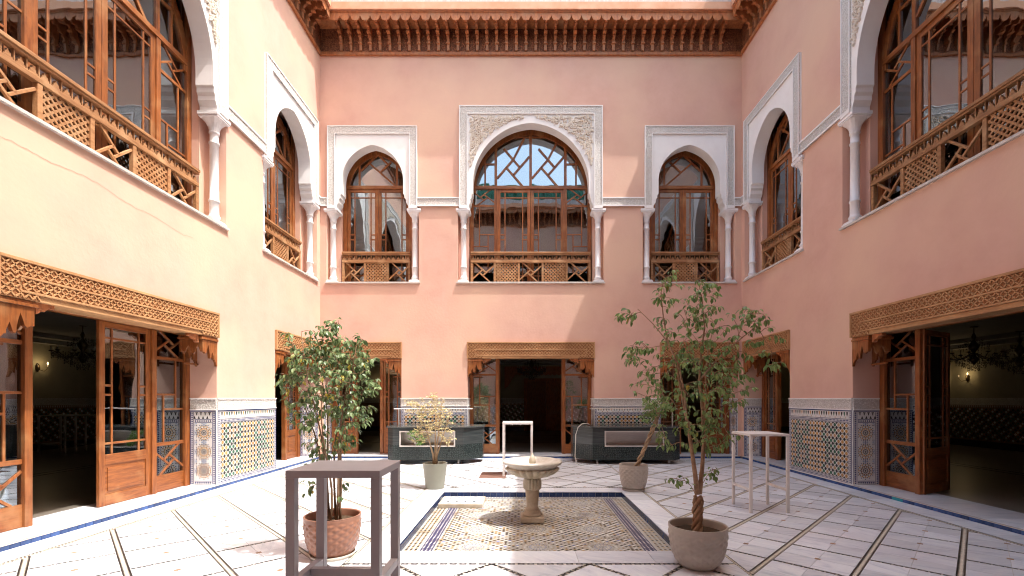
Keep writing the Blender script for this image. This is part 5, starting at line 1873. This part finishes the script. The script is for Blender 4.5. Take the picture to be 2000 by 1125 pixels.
# --- tall shaded ficus at the right
bx, by = 1.60, 4.17
sz = pot("large grey quilted pot holding the tall braided ficus at the right", bx, by, .257, .14, .375, 'greypot', 'round', None, 16, 5)
root = thing("ficus_tree", "tall ficus with braided trunk in the large grey pot, shaded side", "tree", (bx, by, sz - .02))
def px(u, v, Y=4.17): return ((u - 1022) * Y / 888 - bx, EYE - (v - 779) * Y / 888 - (sz - .02))
def P3(u, v, dy=0.0):
    a, b = px(u, v); return (a, dy, b)
stems = []
m0 = braid(0.0, 0, 0, .34, .020, 4, 1.1, .030)
stems += m0
stems.append(([P3(1362, 965), P3(1356, 925, -.02), P3(1349, 880, -.03), P3(1342, 830, -.02), P3(1334, 780, .0), P3(1326, 730, .02), P3(1322, 705, .03), P3(1306, 660, .05), P3(1300, 620, .06), P3(1294, 570, .05), P3(1300, 545, .04)], [.024, .021, .018, .016, .014, .0125, .011, .008, .006, .004, .003]))
stems.append(([P3(1366, 965), P3(1374, 915, .03), P3(1379, 860, .05), P3(1377, 800, .06), P3(1370, 745, .05), P3(1372, 690, .03), P3(1378, 640, .02), P3(1372, 590, .0), P3(1366, 560, .0)], [.025, .020, .017, .014, .012, .0095, .007, .005, .003]))
stems.append(([P3(1377, 850, .05), P3(1388, 800, .12), P3(1394, 740, .18), P3(1400, 680, .2), P3(1415, 620, .2)], [.012, .010, .008, .006, .003]))
stems.append(([P3(1340, 820, -.02), P3(1330, 770, -.10), P3(1312, 715, -.18), P3(1290, 672, -.2), P3(1262, 640, -.22), P3(1235, 612, -.2)], [.011, .009, .007, .006, .004, .003]))
stems.append(([P3(1372, 740, .05), P3(1395, 705, -.05), P3(1430, 670, -.1), P3(1465, 640, -.12), P3(1490, 690, -.15)], [.009, .008, .006, .004, .002]))
k_ = 4.17 / 888
def lobe(u, v, ru, rv, dy, ry, wt): 
    a, b = px(u, v); return (a, dy, b, ru * k_, ry, rv * k_, wt)
T = ell_targets(31, [lobe(1350, 740, 85, 110, 0, .36, 15), lobe(1400, 690, 75, 80, .1, .32, 9), lobe(1320, 600, 50, 65, 0, .2, 5.5), lobe(1375, 590, 32, 50, 0, .2, 4), lobe(1235, 690, 38, 24, -.1, .14, 3.2), lobe(1225, 617, 24, 12, -.1, .1, 1.3),
                       lobe(1450, 630, 40, 28, -.1, .15, 3.4), lobe(1482, 665, 32, 26, -.1, .1, 1.8), lobe(1500, 715, 20, 14, -.1, .08, .8), lobe(1440, 770, 45, 55, .1, .22, 3), lobe(1275, 750, 40, 50, 0, .2, 2.6), lobe(1350, 850, 75, 50, 0, .26, 5), lobe(1305, 540, 18, 22, 0, .08, 1), lobe(1320, 935, 22, 9, 0, .08, .7), lobe(1395, 925, 25, 14, 0, .08, .8), lobe(1395, 840, 55, 50, .05, .2, 3)], 540)
nl = grow(root, stems, T, 5, .054, .027, 1, 'bark_red', 'leafB', 'leafB_o', rk=.0030)
print("right ficus leaves", nl)

# --- sunlit ficus at the left
bx, by = -1.865, 4.45
sz = pot("terracotta coloured quilted pot on a cream saucer behind the taupe table", bx, by, .262, .17, .375, 'terracotta', 'round', 'saucer', 16, 5)
root = thing("ficus_tree", "sunlit ficus with many thin stems in the terracotta pot", "tree", (bx, by, sz - .02))
k_ = 4.45 / 888
def px(u, v, Y=4.45): return ((u - 1022) * Y / 888 - bx, EYE - (v - 779) * Y / 888 - (sz - .02))
stems = []
rnd = random.Random(8)
for i in range(8):
    a = 2 * pi * i / 8
    u1 = 650 + 34 * cos(a); 
    b = (.075 * cos(a), .075 * sin(a), 0)
    P = [b]
    tw = rnd.uniform(-1, 1)
    topv = rnd.uniform(650, 760); topu = 648 + 50 * cos(a) + rnd.uniform(-18, 18)
    tx, tz = px(topu, topv)
    ty = .20 * sin(a)
    for j in range(1, 9):
        t = j / 8
        P.append((b[0] * (1 - t) * .6 + tx * t ** 1.3 + .02 * sin(t * 7 + i), b[1] * (1 - t) * .6 + ty * t ** 1.3 + .02 * cos(t * 6 + i), tz * t))
    stems.append((P, [.013 - .010 * j / 8 for j in range(9)]))
T = ell_targets(77, [lobe(645, 735, 72, 85, 0, .32, 15), lobe(640, 670, 42, 48, 0, .2, 6), lobe(600, 700, 45, 45, 0, .2, 5), lobe(690, 700, 42, 40, 0, .2, 5), lobe(720, 755, 25, 22, 0, .12, 1.8), lobe(568, 740, 25, 35, 0, .12, 2.2), lobe(600, 790, 42, 40, 0, .2, 4), lobe(690, 800, 40, 40, 0, .2, 4), lobe(640, 840, 60, 50, 0, .22, 5),
                       lobe(560, 655, 16, 8, 0, .06, .6), lobe(700, 665, 20, 10, 0, .06, .8), lobe(655, 635, 12, 14, 0, .05, .7), lobe(615, 890, 22, 26, 0, .10, 1.3), lobe(675, 870, 22, 26, 0, .10, 1.3), lobe(605, 950, 12, 16, 0, .08, .5), lobe(672, 955, 12, 16, 0, .08, .5)], 640)
nl = grow(root, stems, T, 6, .057, .031, 1, 'bark', 'leafA', 'leafA_o', rk=.0026)
print("left ficus leaves", nl)

# --- dry shrub
bx, by = -1.515, 7.80
sz = pot("tapered olive grey pot at the pool's far left holding the dry shrub", bx, by, .207, .155, .43, 'greenpot', 'taper')
root = thing("dry_shrub", "withered pale yellow shrub in the tapered olive grey pot", "shrub", (bx, by, sz - .02))
k_ = 7.8 / 888
def px(u, v, Y=7.8): return ((u - 1022) * Y / 888 - bx, EYE - (v - 779) * Y / 888 - (sz - .02))
stems = []
for i in range(5):
    a = 2 * pi * i / 5 + .4
    P = [(.025 * cos(a), .025 * sin(a), 0), (.03 * cos(a), .03 * sin(a), .2)]
    tu, tv = 848 + 30 * cos(a), 800 + 22 * sin(a * 2)
    tx, tz = px(tu, tv)
    for j in range(1, 6):
        t = j / 5; P.append((.03 * cos(a) + (tx - .03 * cos(a)) * t, .03 * sin(a) + .2 * sin(a) * t, .2 + (tz - .2) * t))
    stems.append((P, [.017, .015, .012, .010, .008, .006, .004]))
T = ell_targets(12, [lobe(848, 820, 36, 38, 0, .30, 10), lobe(845, 790, 26, 22, 0, .22, 3), lobe(812, 800, 24, 18, 0, .15, 2), lobe(872, 850, 16, 20, 0, .15, 2), lobe(822, 850, 20, 18, 0, .15, 1.6), lobe(800, 785, 12, 8, 0, .1, .6), lobe(846, 772, 6, 9, 0, .05, .5)], 330)
grow(root, stems, T, 9, .034, .022, 2, 'bark_dry', 'leafD', None, rk=.0035, rtwig=.0028, leafdown=.4, spread=.9)

# --- leaning ficus with twisted trunk
bx, by = 1.85, 7.62
sz = pot("grey quilted pot with saucer at the pool's far right corner", bx, by, .236, .15, .41, 'greypot', 'round', 'greypot', 16, 5)
root = thing("leaning_ficus", "small leaning ficus with a twisted pale trunk in the grey quilted pot", "tree", (bx, by, sz - .02))
k_ = 7.62 / 888
def px(u, v, Y=7.62): return ((u - 1022) * Y / 888 - bx, EYE - (v - 779) * Y / 888 - (sz - .02))
tx, tz = px(1284, 812)
stems = braid(.03, 0, 0, tz, .017, 3, 2.3, .026, (tx - .03, -.05))
for q in stems:
    q[0].append((tx + random.uniform(-.1, .1), -.05 + random.uniform(-.1, .1), tz + .22)); q[1].append(.006)
T = ell_targets(14, [lobe(1280, 795, 26, 22, -.05, .18, 4), lobe(1262, 812, 14, 12, -.05, .1, 1)], 150)
grow(root, stems, T, 10, .055, .03, 1, 'bark_dry', 'leafB', None)

# --- small green plant in the left counter's opening
root = thing("green_plant", "small bright green leafy plant trailing from the left counter's opening", "plant", (-2.52, 10.72, .445))
mb = MB(); mb.lathe([(.05, 0), (.06, .10), (.055, .10), (.05, .08), (0, .08)], n=16); mb.build("pot", M['tablewhite'], root)
T = ell_targets(15, [(-.03, -.12, .24, .20, .13, .13, 3), (.12, -.16, .12, .12, .10, .10, 2)], 90)
grow(root, [([(0, 0, .08), (0, -.03, .16), (0, -.06, .20)], [.006, .005, .003])], T, 16, .04, .024, 2, 'bark', 'leafG', None, trunk_name="stem")

print("objects", len(bpy.data.objects))
